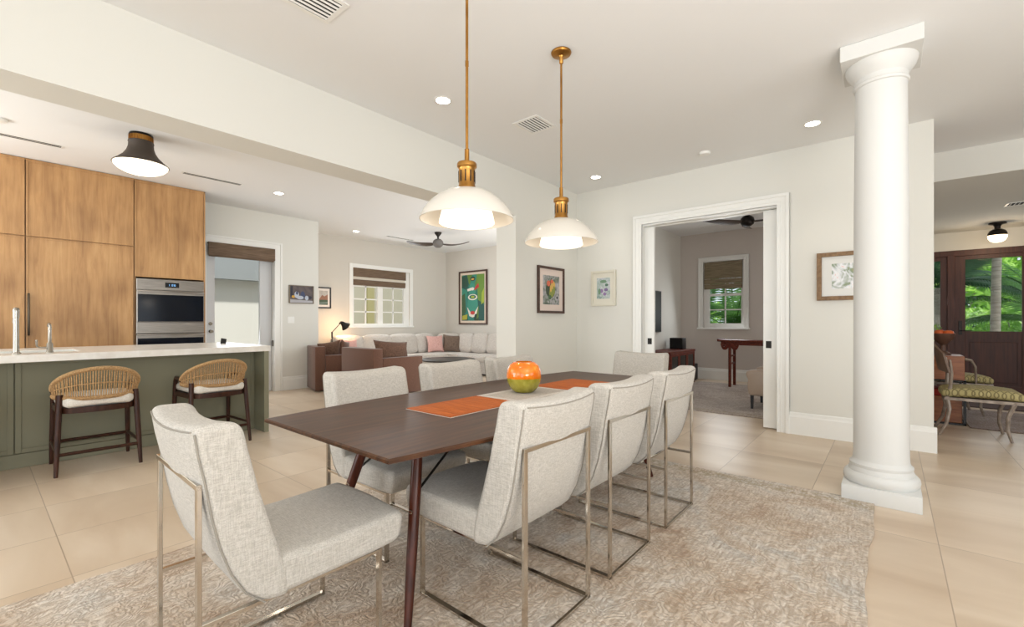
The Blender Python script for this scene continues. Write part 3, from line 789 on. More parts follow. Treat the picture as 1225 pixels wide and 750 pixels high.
picture((5.6485,3.058,1.667), -R(90), .376, .49, .030, fr_cream, plain('mount_ivory', (226,222,208), .8), art_mat('iris_wash', [(.25,(120,150,140)),(.45,(176,190,186)),(.6,(206,206,212)),(.8,(150,136,176))], 14), (.055,.07),
        'cream framed small lilac flower print left of the pocket doors', .04,
        shapes=[(0,ell(-.3,-.25,.28,.2)),(1,ell(.4,-.15,.3,.16)),(0,ell(.2,-.55,.25,.16)),(2,ell(-.6,-.3,.2,.3)),(3,ell(.5,.3,.25,.12)),(2,ell(.0,.65,.5,.15))],
        cols=[(146,122,164),(128,108,150),(112,144,116),(84,118,100)])
picture((5.6485,.30,1.664), -R(90), .57, .488, .042, fr_oak, plain('mount_pale', (226,226,222), .8), art_mat('pale_garden', [(.2,(196,176,120)),(.38,(140,156,128)),(.5,(214,218,220)),(.62,(240,242,244)),(.75,(222,160,150)),(.85,(150,170,130))], 7, 2.5), (.085,.075),
        'oak framed pale watercolour partly hidden behind the white column', .035)
green = art_mat('green_abstract', [(0,(36,110,96)),(.2,(52,134,112)),(.4,(30,84,76)),(.55,(96,128,50)),(.7,(44,122,110)),(.85,(60,82,52))], 5, vor=True, stretch=(1,1,.5))
picture((8.198,8.157,1.818), -R(90), 1.005, 1.372, .038, fr_brown, plain('mount_peach', (222,204,186), .8), green, (.06,.06),
        'tall green abstract painting in a brown frame beside the living room window', .04,
        shapes=[(1,[(.45,-.1),(1,-.3),(1,1),(.35,1)]),(2,[(-1,.1),(-.7,.2),(-.6,-.6),(-1,-.9)]),(7,[(-1,.45),(-.45,.5),(-.5,.9),(-1,.95)]),(3,ell(0,.82,.22,.10)),(4,ell(0,.80,.14,.04)),(8,ell(-.05,.3,.3,.35)),(5,[(-.5,.38),(-.1,.44),(-.1,.32),(-.45,.28)]),(6,[(.12,.30),(.55,.44),(.50,.62),(.2,.45)]),
                (5,ell(0,.38,.13,.07)),(8,ell(0,-.30,.46,.5)),(5,ell(0,.02,.42,.13)),(0,ell(0,.03,.3,.09)),(9,ell(0,.03,.16,.05)),(5,[(-.5,-.40),(-.2,-.62),(0,-.74),(.2,-.62),(.5,-.38),(.3,-.80),(0,-.86),(-.3,-.80)]),(6,ell(0,-.66,.2,.08)),(10,[(-.9,-.78),(-.45,-.72),(-.5,-.95),(-.95,-.97)]),(3,[(.2,-.72),(.4,-.7),(.3,-.97),(.1,-.97)]),(9,[(.75,-.3),(1,-.2),(1,.4),(.8,.2)])],
        cols=[(40,104,92),(104,140,52),(60,92,60),(34,62,52),(206,158,66),(226,222,208),(182,52,48),(38,76,60),(56,142,122),(160,178,60),(174,170,60)])
picture((3.80,8.1485,1.692), 0, .44, .325, .014, plain('frame_pewter', (120,108,92), .4, .5), None, art_mat('still_life_ground', [(.3,(64,58,64)),(.6,(104,92,90))], 3), (0,0),
        'small dark still life of jugs and a lemon beside the kitchen door', .03,
        shapes=[(0,[(-1,-1),(1,-1),(1,-.72),(-1,-.62)]),(4,[(-1,-.4),(-.75,-.4),(-.75,1),(-1,1)]),(1,ell(-.7,-.28,.16,.16)),(2,ell(-.42,-.05,.2,.4)),(3,ell(.1,-.1,.2,.5)),(2,ell(-.12,-.38,.3,.22)),(3,ell(-.4,.15,.1,.2)),(2,ell(.45,-.4,.16,.28)),(4,ell(.75,-.35,.14,.2))],
        cols=[(176,176,180),(214,164,60),(184,192,204),(62,72,104),(48,46,58)])
picture((4.755,9.1985,1.71), 0, .33, .45, .026, fr_black, mb, art_mat('landscape_ground', [(.3,(170,166,160)),(.6,(196,190,182))], 5), (.045,.05),
        'black framed landscape print past the wall corner left of the window', .03,
        shapes=[(0,[(-1,-.2),(-.3,.4),(.2,.2),(1,.5),(1,-.3),(-1,-.3)]),(1,[(-1,-.3),(1,-.3),(1,-1),(-1,-1)]),(2,[(-1,-.7),(1,-.6),(1,-.8),(-1,-.9)])],
        cols=[(150,108,88),(72,92,74),(120,136,130)])
# tv-like dark panel on the study side wall
t = thing('wall_television', 'dark flat screen on the left study wall seen edge-on through the doorway', 'television', (8.2,3.4985,1.40))
bm = BM(); box(bm, (-.62,-.05,-.40), (.49,-.008,.40), .004); obj('bezel', bm, M['black'], t)
bm = BM(); box(bm, (-.60,-.052,-.38), (.47,-.0495,.38)); obj('screen', bm, plain('dim_screen', (24,26,22), .5, spec=.1), t)
# light switch
t = thing('light_switch', 'white wall switch plate under the still life painting', 'light switch', (3.62,8.1495,1.235))
bm = BM(); box(bm, (-.058,-.006,-.058), (.058,0,.058), .002, 1); obj('plate', bm, M['trim'], t)
bm = BM()
for s in (-.024, .024): box(bm, (s-.015,-.010,-.032), (s+.015,-.005,.032), .001, 1)
obj('rocker', bm, M['trim'], t)

# ------------------------------------------------------------------ windows & doors
M['shade'] = noisy('woven_shade', [(0.3,(84,68,54)),(0.7,(134,112,92))], scale=(1,1,34), nscale=5, rough=.85, bump=.3)
M['shade_study'] = noisy('woven_shade_study', [(0.3,(104,92,72)),(0.7,(156,142,116))], scale=(1,1,34), nscale=5, rough=.85, bump=.3)
# living room window (plane y = 9.2)
wd = struct('window_1', loc=(6.22,9.2,0))
bm = BM(); x0, x1, z0, z1 = -.78, .78, 1.10, 2.42; w = .088
box(bm, (x0-w,-.022,z0-.01), (x0,0,z1+w), .002, 1); box(bm, (x1,-.022,z0-.01), (x1+w,0,z1+w), .002, 1); box(bm, (x0,-.022,z1), (x1,0,z1+w), 0)
obj('casing', bm, M['trim'], wd, False)
bm = BM(); box(bm, (x0-w-.01,-.05,z0-.035), (x1+w+.01,.04,z0), .004); obj('sill', bm, M['trim'], wd, False)
bm = BM()
box(bm, (x0,.03,z0), (x0+.05,.09,z1)); box(bm, (x1-.16,.03,z0), (x1,.09,z1)); box(bm, (x0+.05,.032,z0), (-.12,.088,z0+.06)); box(bm, (.02,.032,z0), (x1-.16,.088,z0+.06)); box(bm, (x0+.05,.032,z1-.06), (-.12,.088,z1)); box(bm, (.02,.032,z1-.06), (x1-.16,.088,z1)); box(bm, (-.12,.028,z0), (.02,.10,z1))
obj('sash', bm, M['trim'], wd, False)
bm = BM()
for (a, b) in ((x0+.05,-.12), (.02,x1-.16)):
    c = (a+b)/2; box(bm, (c-.014,.045,z0+.06), (c+.014,.075,z1-.06))
    for zz in (1.43,1.72,2.01): box(bm, (a,.045,zz-.014), (b,.075,zz+.014))
obj('muntins', bm, M['trim'], wd, False)
bm = BM(); box(bm, (x0+.05,.058,z0+.06), (x1-.16,.062,z1-.06)); obj('pane', bm, M['glass'], wd, False)
def roman_shade(loc, rz, w, drop, mat, label, folds=2, gap=None):
    t = thing('roman_shade', label, 'window shade', loc, rz)
    bm = BM()
    z = 0; hh = drop*.62
    box(bm, (-w/2,-.035,-hh), (w/2,-.022,0), .002, 1); obj('valance', bm, mat, t, False)
    bm = BM()
    if gap:
        box(bm, (-w/2+.005,-.020,-hh-gap-.10), (w/2-.005,-.012,-hh+.02))
        for k in range(3): box(bm, (-w/2,-.040,-hh-gap-.034*(k+1)), (w/2,-.014,-hh-gap-.034*k-.004), .005)
    else:
        for k in range(folds): box(bm, (-w/2,-.05+.006*k,-hh-(drop-hh)*(k+1)/folds), (w/2,-.020,-hh-(drop-hh)*k/folds-.004), .006)
    obj('folds', bm, mat, t, False)
    return t
# living room shade: valance, daylight gap, gathered folds
t = thing('roman_shade', 'brown woven shade half raised in the living room window', 'window shade', (6.16,9.2,2.42))
bm = BM(); box(bm, (-.72,-.012,-.20), (.72,.002,-.002), .002, 1); obj('valance', bm, M['shade'], t, False)
bm = BM()
for k in range(3): box(bm, (-.71,-.012+.004*k,-.335-.028*k), (.71,.028,-.262-.028*k), .008)
box(bm, (-.70,.012,-.27), (.70,.020,-.19), 0)
bm2 = BM(); box(bm2, (-.70,.008,-.275), (.70,.012,-.195)); 
obj('folds', bm, M['shade'], t, False); obj('light_gap_cloth', bm2, plain('sheer_lit_cloth', (222,214,200), .8), t, False)
# study window (plane x = 9.9)
wd = struct('window_2', loc=(9.9,2.635,0))
bm = BM(); y0, y1, z0, z1, w = -.385, .385, 1.08, 2.45, .10
casing_x(bm, 0, y0, y1, z1, w, -1, z0-.01); obj('casing', bm, M['trim'], wd, False)
bm = BM(); box(bm, (-.06,y0-w-.02,z0-.035), (.04,y1+w+.02,z0), .004); obj('sill', bm, M['trim'], wd, False)
bm = BM(); box(bm, (.03,y0,z0), (.08,y0+.05,z1)); box(bm, (.03,y1-.11,z0), (.08,y1,z1)); box(bm, (.032,y0+.05,z0), (.078,y1-.11,z0+.09)); box(bm, (.032,y0+.05,z1-.05), (.078,y1-.11,z1)); box(bm, (.034,y0+.05,1.735), (.076,y1-.11,1.785)); obj('sash', bm, M['trim'], wd, False)
bm = BM(); box(bm, (.045,-.045,z0), (.065,-.02,z1)); box(bm, (.045,y0,1.45-.012), (.065,y1,1.45+.012)); box(bm, (.045,y0,2.10), (.065,y1,2.124)); obj('muntins', bm, M['trim'], wd, False)
bm = BM(); box(bm, (.054,y0,z0+.03), (.057,y1,z1-.03)); obj('pane', bm, M['glass'], wd, False)
roman_shade((9.915,2.635,2.44), -R(90), .73, .56, M['shade_study'], 'tan woven roman shade in the study window', 2)
# kitchen glazed door (wall y = 8.15)
wd = struct('door_3', loc=(2.83,8.15,0))
bm = BM(); x0, x1, zt, w = -.51, .51, 2.44, .122
for (a, b) in (((x0-w,-.02,0),(x0,0,zt+w)), ((x1,-.02,0),(x1+w-.03,0,zt+w-.03)), ((x0,-.02,zt),(x1,0,zt+w-.03)), ((x1+w-.03,-.032,0),(x1+w,0,zt+w)), ((x0,-.032,zt+w-.03),(x1+w-.03,0,zt+w)), ((x1-.001,0,0),(x1+.02,.20,zt)), ((x0-.02,0,0),(x0+.001,.2,zt)), ((x0,0,zt-.02),(x1,.2,zt))): box(bm, a, b, .002, 1)
obj('casing', bm, M['trim'], wd, False)
dg = plain('door_grey_white', (206,208,210), .45)
bm = BM(); box(bm, (x0,.10,.01), (-.36,.145,2.42)); box(bm, (.31,.10,.01), (x1-.01,.145,2.42)); box(bm, (-.36,.10,.01), (.31,.145,.25)); box(bm, (-.36,.10,2.27), (.31,.145,2.42)); obj('door_frame', bm, dg, wd, False)
bm = BM(); box(bm, (-.36,.118,.25), (.31,.124,2.27)); obj('pane', bm, M['glass'], wd, False)
bm = BM()
for zz in (1.05,1.17): tube(bm, [(-.42,.10,zz),(-.42,.085,zz)], .026, 20)
tube(bm, [(-.42,.085,1.05),(-.42,.05,1.05)], .012, 12); tube(bm, [(-.42,.05,1.05),(-.42,.035,1.05)], .024, 16)
obj('door_knob', bm, M['nickel'], wd)
bm = BM(); box(bm, (x1-.012,.02,.78), (x1-.004,.09,.88), .001, 1); obj('hinge', bm, M['steel'], wd)
t = thing('roman_shade', 'brown woven shade rolled up above the kitchen glass door', 'window shade', (2.83,8.15,2.45))
bm = BM(); box(bm, (-.49,-.055,-.205), (.50,-.033,-.002), .003, 1); obj('valance', bm, M['shade'], t, False)
bm = BM(); box(bm, (-.49,-.033,-.03), (.50,-.001,-.002)); box(bm, (-.48,-.034,-.225), (.49,-.012,-.185), .008); obj('folds', bm, M['shade'], t, False)
# front door with side light (wall x = 10.9)
wd = struct('door_4', loc=(10.9,-1.3,0))
def fd(y): return y+1.3
bm = BM()
for a, b in (((-.02,-2.9,2.33),(.06,-.25,2.43)), ((-.03,-.853,0),(.06,-.76,2.35)), ((-.02,-.30,0),(.06,-.25,2.33)), ((-.03,-2.86,0),(.06,-2.78,2.35))):
    box(bm, (a[0],fd(a[1]),a[2]), (b[0],fd(b[1]),b[2]), .004, 1)
obj('door_frame', bm, M['doorbrown'], wd, False)
bm = BM()
def leaf(y0, y1, st, zb0, zb1):
    a, b = fd(y0), fd(y1)
    box(bm, (0,a,.01), (.045,a+st,2.33), .003, 1); box(bm, (0,b-st,.01), (.045,b,2.33), .003, 1)
    box(bm, (0,a+st,2.265), (.045,b-st,2.33)); box(bm, (0,a+st,zb1-.13), (.045,b-st,zb1)); box(bm, (0,a+st,.01), (.045,b-st,.14))
    box(bm, (.018,a+st,.10), (.035,b-st,zb1-.10)); box(bm, (.008,a+st+.05,.19), (.022,b-st-.05,zb1-.18), .006, 1)
leaf(-1.77,-.853,.132,1.04,1.04); obj('door_leaf', bm, M['doorbrown'], wd, False)
bm = BM(); leaf(-2.78,-1.775,.132,1.04,1.04); obj('door_leaf', bm, M['doorbrown'], wd, False)
bm = BM(); leaf(-.76,-.30,.085,1.04,1.04); obj('side_light', bm, M['doorbrown'], wd, False)
bm = BM(); box(bm, (.02,fd(-1.64),1.03), (.024,fd(-.983),2.27)); box(bm, (.02,fd(-.68),1.03), (.024,fd(-.38),2.27)); box(bm, (.02,fd(-2.66),1.03), (.024,fd(-1.90),2.27)); obj('pane', bm, M['glass'], wd, False)
bm = BM(); box(bm, (-.012,fd(-.945),.98), (0,fd(-.90),1.22), .003, 1); tube(bm, [(-.01,fd(-.92),1.05),(-.05,fd(-.92),1.05),(-.055,fd(-.93),1.05),(-.055,fd(-1.05),1.05)], .008, 8); obj('lever_handle', bm, M['darkmetal'], wd)

# ------------------------------------------------------------------ kitchen cabinets
YC = 7.5
def tall_unit(x0, x1, doors, label, handle=None, zb=.0):
    t = thing('tall_cabinet', label, 'cabinet', (x0, YC, 0), 0, 'honey oak wall of kitchen cabinets')
    w = x1-x0
    bm = BM(); 
    if doors == 'oven':
        box(bm, (0,.02,1.79), (w,.60,3.05)); box(bm, (0,.02,0), (.018,.60,1.79)); box(bm, (w-.020,-.001,0), (w,.60,3.05)); box(bm, (.018,.56,0), (w-.02,.60,1.79)); box(bm, (.018,.03,0), (w-.02,.56,.40))
    else: box(bm, (0,.02,0), (w,.60,3.05))
    obj('carcass', bm, M['oak'], t, False)
    dd = [(1.79,3.03)] if doors == 'oven' else [(.10,2.165),(2.178,3.03)]
    for i, (z0, z1) in enumerate(dd):
        xe = w-.024 if doors == 'oven' else w-.004
        bm = BM(); e = .014
        box(bm, (.004+e,.004,z0+e), (xe-e,.02,z1-e))
        for a, b in (((.004,-.002,z0),(.004+e,.02,z1)), ((xe-e,-.002,z0),(xe,.02,z1)), ((.004+e,-.002,z0),(xe-e,.02,z0+e)), ((.004+e,-.002,z1-e),(xe-e,.02,z1))): box(bm, a, b, .001, 1)
        d = obj('door', bm, M['oak'], t, False)
        if handle is not None and i == 0:
            bm = BM(); hx = handle
            box(bm, (hx-.010,-.040,1.045), (hx+.010,-.026,1.525), .004, 2); box(bm, (hx-.006,-.028,1.09), (hx+.006,0,1.11)); box(bm, (hx-.006,-.028,1.46), (hx+.006,0,1.48))
            obj('handle', bm, plain('aged_pewter', (92,82,70), .35, .9), d)
    if doors == 'oven':
        bm = BM(); box(bm, (.02,.0,.10), (w-.024,.02,.395)); obj('door', bm, M['oak'], t, False)
    bm = BM(); box(bm, (0,-.001,3.032), (w,.02,3.052)); obj('cornice_strip', bm, M['oak'], t, False)
    return t
tall_unit(-.58,.376,2,'left oak tall cabinet cut by the picture edge')
tall_unit(.38,1.334,2,'wide oak tall cabinet with a long pewter pull beside the oven', handle=.022)
tall_unit(1.338,2.128,'oven','oak tall cabinet housing the wall ovens')
def oven(z0, z1, panel, label):
    t = thing('wall_oven', label, 'oven', (1.358, YC, 0)); w = .748
    bm = BM(); box(bm, (0,.0,z0), (w,.50,z1)); obj('body', bm, M['steel'], t, False)
    zz = z1
    if panel:
        bm = BM(); box(bm, (0,-.022,z1-.145), (w,.0,z1), .003, 1); p = obj('control_panel', bm, M['steel'], t, False)
        bm = BM(); box(bm, (.30,-.0235,z1-.105), (.455,-.0215,z1-.038)); dsp = obj('display', bm, plain('display_black', (8,10,18), .1), p, False)
        bm = BM(); segs = []
        for k, x in enumerate((.345,.372,.398)):
            box(bm, (x,-.0245,z1-.085), (x+.004,-.0235,z1-.060)); 
            if k != 0: box(bm, (x+.012,-.0245,z1-.085), (x+.016,-.0235,z1-.060)); box(bm, (x,-.0245,z1-.063), (x+.016,-.0235,z1-.060)); box(bm, (x,-.0245,z1-.085), (x+.016,-.0235,z1-.082))
        obj('clock_digits', bm, emis('display_blue', (140,200,255), 2), p, False)
        zz = z1-.150
    bm = BM(); box(bm, (0,-.03,z0+.155), (w,.0,zz), .003, 1); d = obj('oven_door', bm, M['steel'], t, False)
    bm = BM(); box(bm, (.010,-.033,z0+.160), (w-.010,-.0295,zz-.055)); obj('door_glass', bm, M['blackglass'], d, False)
    bm = BM(); box(bm, (.0,-.046,zz-.022), (w,-.030,zz-.003), .004); obj('grip_rail', bm, M['steel'], d)
    bm = BM(); box(bm, (0,-.024,z0+.003), (w,.0,z0+.150), .003, 1); obj('lower_panel', bm, M['steel'], t, False)
oven(1.045,1.768,True,'upper stainless wall oven with a lit clock display')
oven(.40,1.040,False,'lower stainless wall oven just showing above the island')

# ------------------------------------------------------------------ island
isl = thing('kitchen_island', 'sage green panelled kitchen island with end panel', 'kitchen island', (0,5.2,0))
bm = BM()
box(bm, (-3.0,.30,0), (2.00,1.30,.882))
obj('cabinet_body', bm, M['sage'], isl, False)
bm = BM(); box(bm, (2.03,.012,0), (2.078,1.32,.882), .002, 1); box(bm, (2.0,.28,0), (2.03,1.30,.882)); obj('end_panel', bm, M['sage'], isl, False)
bm = BM(); box(bm, (-3.0,.278,.0), (2.03,.30,.115), .003, 1); obj('plinth_board', bm, M['sage'], isl, False)
px = [-3.0,-1.55,-.70,.215,2.03]
for i in range(len(px)-1):
    a, b = px[i]+.004, px[i+1]-.004
    bm = BM()
    box(bm, (a+.001,.284,.121), (b-.001,.299,.879), 0)
    for q in (((a,.274,.12),(a+.035,.285,.88)), ((b-.035,.274,.12),(b,.285,.88)), ((a+.035,.274,.12),(b-.035,.285,.155)), ((a+.035,.274,.845),(b-.035,.285,.88))): box(bm, q[0], q[1], .002, 1)
    obj('panel', bm, M['sage'], isl, False)
ct = thing('countertop', 'white quartz countertop running the length of the island', 'countertop', (0,5.2,.882))
bm = BM(); SX0, SX1, SY0, SY1 = -.45, .62, .34, .80
for a, b in (((-3.05,0,0),(SX0,1.34,.058)), ((SX1,0,0),(2.09,1.34,.058)), ((SX0,0,0),(SX1,SY0,.058)), ((SX0,SY1,0),(SX1,1.34,.058))): box(bm, a, b, 0)
bmesh.ops.remove_doubles(bm, verts=bm.verts[:], dist=1e-5)
obj('slab', bm, M['quartz'], ct, False)
bm = BM(); box(bm, (SX0-.0,SY0-.0,-.18), (SX1+.0,SY1+.0,-.17)); box(bm, (SX0,SY0,-.18), (SX0+.01,SY1,.056)); box(bm, (SX1-.01,SY0,-.18), (SX1,SY1,.056)); box(bm, (SX0,SY0,-.18), (SX1,SY0+.01,.056)); box(bm, (SX0,SY1-.01,-.18), (SX1,SY1,.056)); obj('sink_basin', bm, plain('sink_white', (236,236,232), .2), ct, False)
# taps
t = thing('kitchen_tap', 'taller nickel tap at the left of the island sink', 'tap', (.222,5.41,.9405))
bm = BM(); lathe(bm, [(0,0),(.030,0),(.030,.006),(.020,.014),(.018,.10),(.017,.30)], n=20); lathe(bm, [(.0,.29),(.019,.29),(.020,.31),(.019,.33),(.021,.35),(.019,.365),(.012,.375),(0,.378)], n=20); obj('body', bm, M['nickel'], t)
bm = BM(); tube(bm, [(0,.0,.32),(0,.06,.355),(0,.13,.36),(0,.19,.33),(0,.205,.25)], [.014,.013,.012,.012,.014], 12); obj('spout', bm, M['nickel'], t)
t = thing('filter_tap', 'shorter nickel tap with a side lever beside the island sink', 'tap', (.413,5.42,.9405))
bm = BM(); lathe(bm, [(0,0),(.026,0),(.026,.005),(.021,.012),(.020,.075),(.014,.085),(.011,.09),(.011,.20)], n=20)
tube(bm, [(0,0,.19),(0,.0,.225),(0,.03,.243),(0,.07,.245),(0,.10,.225)], [.012,.011,.010,.010,.010], 12); obj('body', bm, M['nickel'], t)
bm = BM(); tube(bm, [(-.01,0,.045),(-.06,0,.045),(-.075,0,.055),(-.078,0,.11)], [.008,.006,.007,.008], 10); obj('lever', bm, M['nickel'], t)
t = thing('phone_stand', 'small black leaning gadget on the far end of the countertop', 'gadget', (1.93,6.15,.9405))
bm = BM(); box(bm, (-.03,-.005,0), (.03,.005,.065), .004, 2, Matrix.Rotation(R(-24), 4, 'X')@Matrix.Rotation(R(14), 4, 'Y')); obj('screen', bm, M['black'], t)
bm = BM(); box(bm, (-.02,0,0), (.02,.05,.006), .002, 1); obj('foot', bm, M['black'], t)

# ------------------------------------------------------------------ bar stools
def arc_pt(u, lift=0):
    """plan curve of the back rope rails; u 0..1 from left front to right front. local: rear is -y"""
    a = PI*(1.06-u*1.12)+0  # sweep
    x = .262*math.cos(PI-(-.10+u*1.2)*PI) if False else 0
    return None
def back_curve(u):
    th = -R(14)+u*R(208)                 # 0 -> left side, 180 -> right side going round the back
    x = -.262*math.cos(th); y = -.05-.235*math.sin(th)
    return x, y
def make_stool(label):
    t = thing('bar_stool', label, 'bar stool', group='bar stools along the island')
    feet = [(-.256,-.255),(.256,-.255),(-.25,.265),(.25,.265)]
    tops = [(-.232,-.185,.625),(.232,-.185,.625),(-.238,.215,.57),(.238,.215,.57)]
    for (fx, fy), (tx, ty, tz) in zip(feet, tops):
        bm = BM(); pts = [(fx,fy,0),(fx*.6+tx*.4,fy*.6+ty*.4,tz*.4),(tx,ty,tz)]
        if ty > 0:   # front leg flows into the arm
            s = -1 if tx < 0 else 1
            pts += [(s*.240,.205,.625),(s*.246,.16,.655),(s*.256,.07,.652),(s*.262,-.02,.635)]
            tube(bm, pts, [.013,.018,.020,.019,.018,.016,.013], 14)
        else: tube(bm, pts, [.013,.019,.021], 14)
        obj('leg', bm, M['stoolwood'], t)
    def lerp_leg(i, z):
        (fx, fy), (tx, ty, tz) = feet[i], tops[i]; k = z/tz; return Vector((fx+(tx-fx)*k, fy+(ty-fy)*k, z))
    for i, j, z in ((0,1,.165),(2,3,.185),(0,2,.19),(1,3,.19)):
        bm = BM(); tube(bm, [lerp_leg(i, z), lerp_leg(j, z)], .0125, 10, flat=1.3); obj('stretcher', bm, M['stoolwood'], t)
    bm = BM()
    outer = [(-.245,-.16),(-.18,-.235),(-.09,-.262),(0,-.27),(.09,-.262),(.18,-.235),(.245,-.16),(.25,.19),(.20,.235),(-.20,.235),(-.25,.19)]
    prism(bm, outer, .478, .522); obj('seat_rail', bm, M['stoolwood'], t, angle=25)
    bm = BM()
    def sh(p, q): 
        k = 1-.16*max(0, -q.y)**2 ; return Vector((p.x*k, p.y, p.z))
    softbox(bm, (0,-.012,.562), (.47,.49,.078), .030, .012, 12, fn=sh); obj('cushion', bm, M['cream'], t, angle=80)
    # woven rope back: arched top rail, low rail, vertical strands
    n = 60; top = []; low = []; mid = []
    for i in range(n+1):
        u = i/n; x, y = back_curve(u); s = math.sin(u*PI)
        fl = 1+.06*s
        low.append(Vector((x*.985, y*.985, .605-.012*s)))
        top.append(Vector((x*fl, y*fl-.02*s, .640+.190*(s**1.15))))
        mid.append(low[-1].lerp(top[-1], .50))
    bb = BM(); tube(bb, top, .015, 10); tube(bb, low, .014, 10); tube(bb, mid, .0045, 8)
    tube(bb, [low[0], top[0]], .013, 8); tube(bb, [low[-1], top[-1]], .013, 8)
    fr = obj('rope_rail', bb, M['rope'], t)
    bm = BM()
    for i in range(2, n-1):
        a, b = low[i], top[i]; m1 = a.lerp(b, .5); off = Vector((m1.x, m1.y, 0)).normalized()*.004*(1 if i % 2 else -1)
        tube(bm, [a, m1+off, b], .0043, 6, cap=False)
    # wound rope around the rails
    for rail in (top, low):
        for i in range(n):
            for k in range(2):
                p = rail[i].lerp(rail[i+1], k/2); d = (rail[i+1]-rail[i]).normalized()
                tube(bm, [p-d*.0032, p, p+d*.0032], [.0155,.0180,.0155], 10, cap=False)
    obj('rope_strands', bm, M['rope'], fr)
    return t
st = make_stool('bar stool with woven rope back in the middle of the island'); st.location = (.667,5.165,0); st.rotation_euler = (0,0,R(-1))
dup(st, (1.530,5.205,0), R(3), 'bar stool with woven rope back nearest the island end panel')
dup(st, (-.190,5.16,0), 0, 'bar stool at the left picture edge, only its leg and rail showing')

# ------------------------------------------------------------------ living room
def club_chair(loc, rz, label, w=.95):
    t = thing('club_chair', label, 'armchair', loc, rz, 'pair of brown club chairs')   # faces +x, origin at rear corner nearest camera (x0,y0)
    bm = BM(); box(bm, (0,0,.02), (.17,w,.775), .012, 2); obj('backrest', bm, M['browncloth'], t)
    for s in (0, 1):
        y0 = 0 if s == 0 else w-.13
        bm = BM(); box(bm, (.172,y0,.02), (.96,y0+.13,.62), .012, 2); obj('arm', bm, M['browncloth'], t)
    bm = BM(); box(bm, (.172,.132,.02), (.95,w-.132,.30), .01, 2); obj('base', bm, M['browncloth'], t)
    bm = BM(); softbox(bm, (.56,w/2,.385), (.76,w-.28,.16), .03, .015, 8); obj('seat_cushion', bm, M['browncloth'], t, angle=80)
    return t
club_chair((3.985,6.14,0), 0, 'nearer brown club chair with its back to the kitchen')
club_chair((3.735,7.50,0), R(-14.7), 'farther brown club chair by the wall corner', .66)
def tpillow(loc, rot, w, h, th, mat, label, cat='pillow', name='throw_pillow'):
    bm = BM(); pillow(bm, w, h, th); o = obj(name, bm, mat, angle=80); o.location = loc; o.rotation_euler = rot
    return tag(o, label, cat)
tpillow((4.52,6.42,.69), (R(-20),R(5),R(-3)), .66,.40,.20, M['brownpillow'], 'large dark brown pillow on the nearer club chair')
tpillow((4.86,6.60,.62), (R(-14),R(4),R(30)), .34,.34,.13, weave('tan_pillow', (122,84,52), (150,108,74), 150), 'tan brown pillow leaning on the nearer club chair arm')
tpillow((4.05,7.62,.68), (R(16),R(-8),R(-6)), .42,.36,.16, M['brownpillow'], 'greyish brown pillow on the farther club chair')
tpillow((4.36,7.70,.67), (R(10),R(12),R(40)), .38,.38,.13, M['browncloth'], 'second brown pillow behind the farther club chair arm')

# sectional: long run on the window wall, return on the painting wall, concave seat front
sf = thing('sectional_sofa', 'light grey L-shaped sectional sofa in the living room corner', 'sofa', (0,0,0))
front = [(4.75,8.15),(5.8,8.2),(6.45,8.22),(6.85,8.12),(7.10,7.85),(7.18,7.4),(7.22,6.7),(7.24,6.1)]
poly = front+[(8.12,6.1),(8.12,9.1),(4.75,9.1)]
bm = BM(); prism(bm, [(x, y) for x, y in poly], .05, .29); obj('base', bm, M['sofacloth'], sf, False)
bm = BM(); prism(bm, [(x+(.05 if x > 7 else 0), y+.05) for x, y in front]+[(8.10,6.15),(8.10,9.08),(4.78,9.08)], .02, .05); obj('plinth', bm, M['black'], sf, False)
def cush_poly(pts, z0, z1, name='seat_cushion'):
    bm = BM(); n = len(pts); cx = sum(p[0] for p in pts)/n; cy = sum(p[1] for p in pts)/n
    rings = []
    for z, k in ((z0,.97),(z0+.02,.995),((z0+z1)/2,1.0),(z1-.03,.99),(z1-.005,.96),(z1+.008,.80),(z1+.014,.4)):
        rings.append([Vector((cx+(x-cx)*k, cy+(y-cy)*k, z)) for x, y in pts])
    ring_loft(bm, rings); obj(name, bm, M['sofacloth'], sf, angle=70)
cush_poly([(4.77,8.13),(5.4,8.16),(5.98,8.18),(5.98,8.95),(4.77,8.95)], .29, .44)
cush_poly([(6.0,8.18),(6.45,8.20),(6.85,8.10),(7.10,7.85),(7.16,7.6),(8.0,7.6),(8.0,8.95),(6.0,8.95)], .29, .44)
cush_poly([(7.16,7.58),(7.20,7.1),(7.22,6.85),(8.0,6.85),(8.0,7.58)], .29, .44)
cush_poly([(7.22,6.83),(7.23,6.12),(8.0,6.12),(8.0,6.83)], .29, .44)
def bcush(x, y, rz, w, h=.44, z=.67, th=.20):
    bm = BM(); softbox(bm, (0,0,0), (w,th,h), .06, .035, 8); bm.transform(Matrix.Translation((x,y,z))@Matrix.Rotation(rz,4,'Z')@Matrix.Rotation(R(-10),4,'X'))
    obj('back_cushion', bm, M['sofacloth'], sf, angle=80)
for x, w in ((5.12,.66),(5.82,.72),(6.55,.72),(7.2,.56)): bcush(x, 8.86, 0, w)
bcush(7.82, 8.66, R(-48), .56)
for y, w in ((8.10,.50),(7.62,.48),(7.12,.48),(6.6,.52)): bcush(7.92, y, R(-90), w, .45, .68)
tpillow((7.30,8.58,.66), (R(-14),0,R(-14)), .44,.42,.15, M['pink'], 'dusty pink pillow in the corner of the light grey sofa')
tpillow((7.68,8.40,.66), (R(-14),R(4),R(-42)), .46,.44,.16, weave('brown_grey_pillow', (92,76,64), (124,106,94), 150), 'brown pillow beside the pink one in the sofa corner')
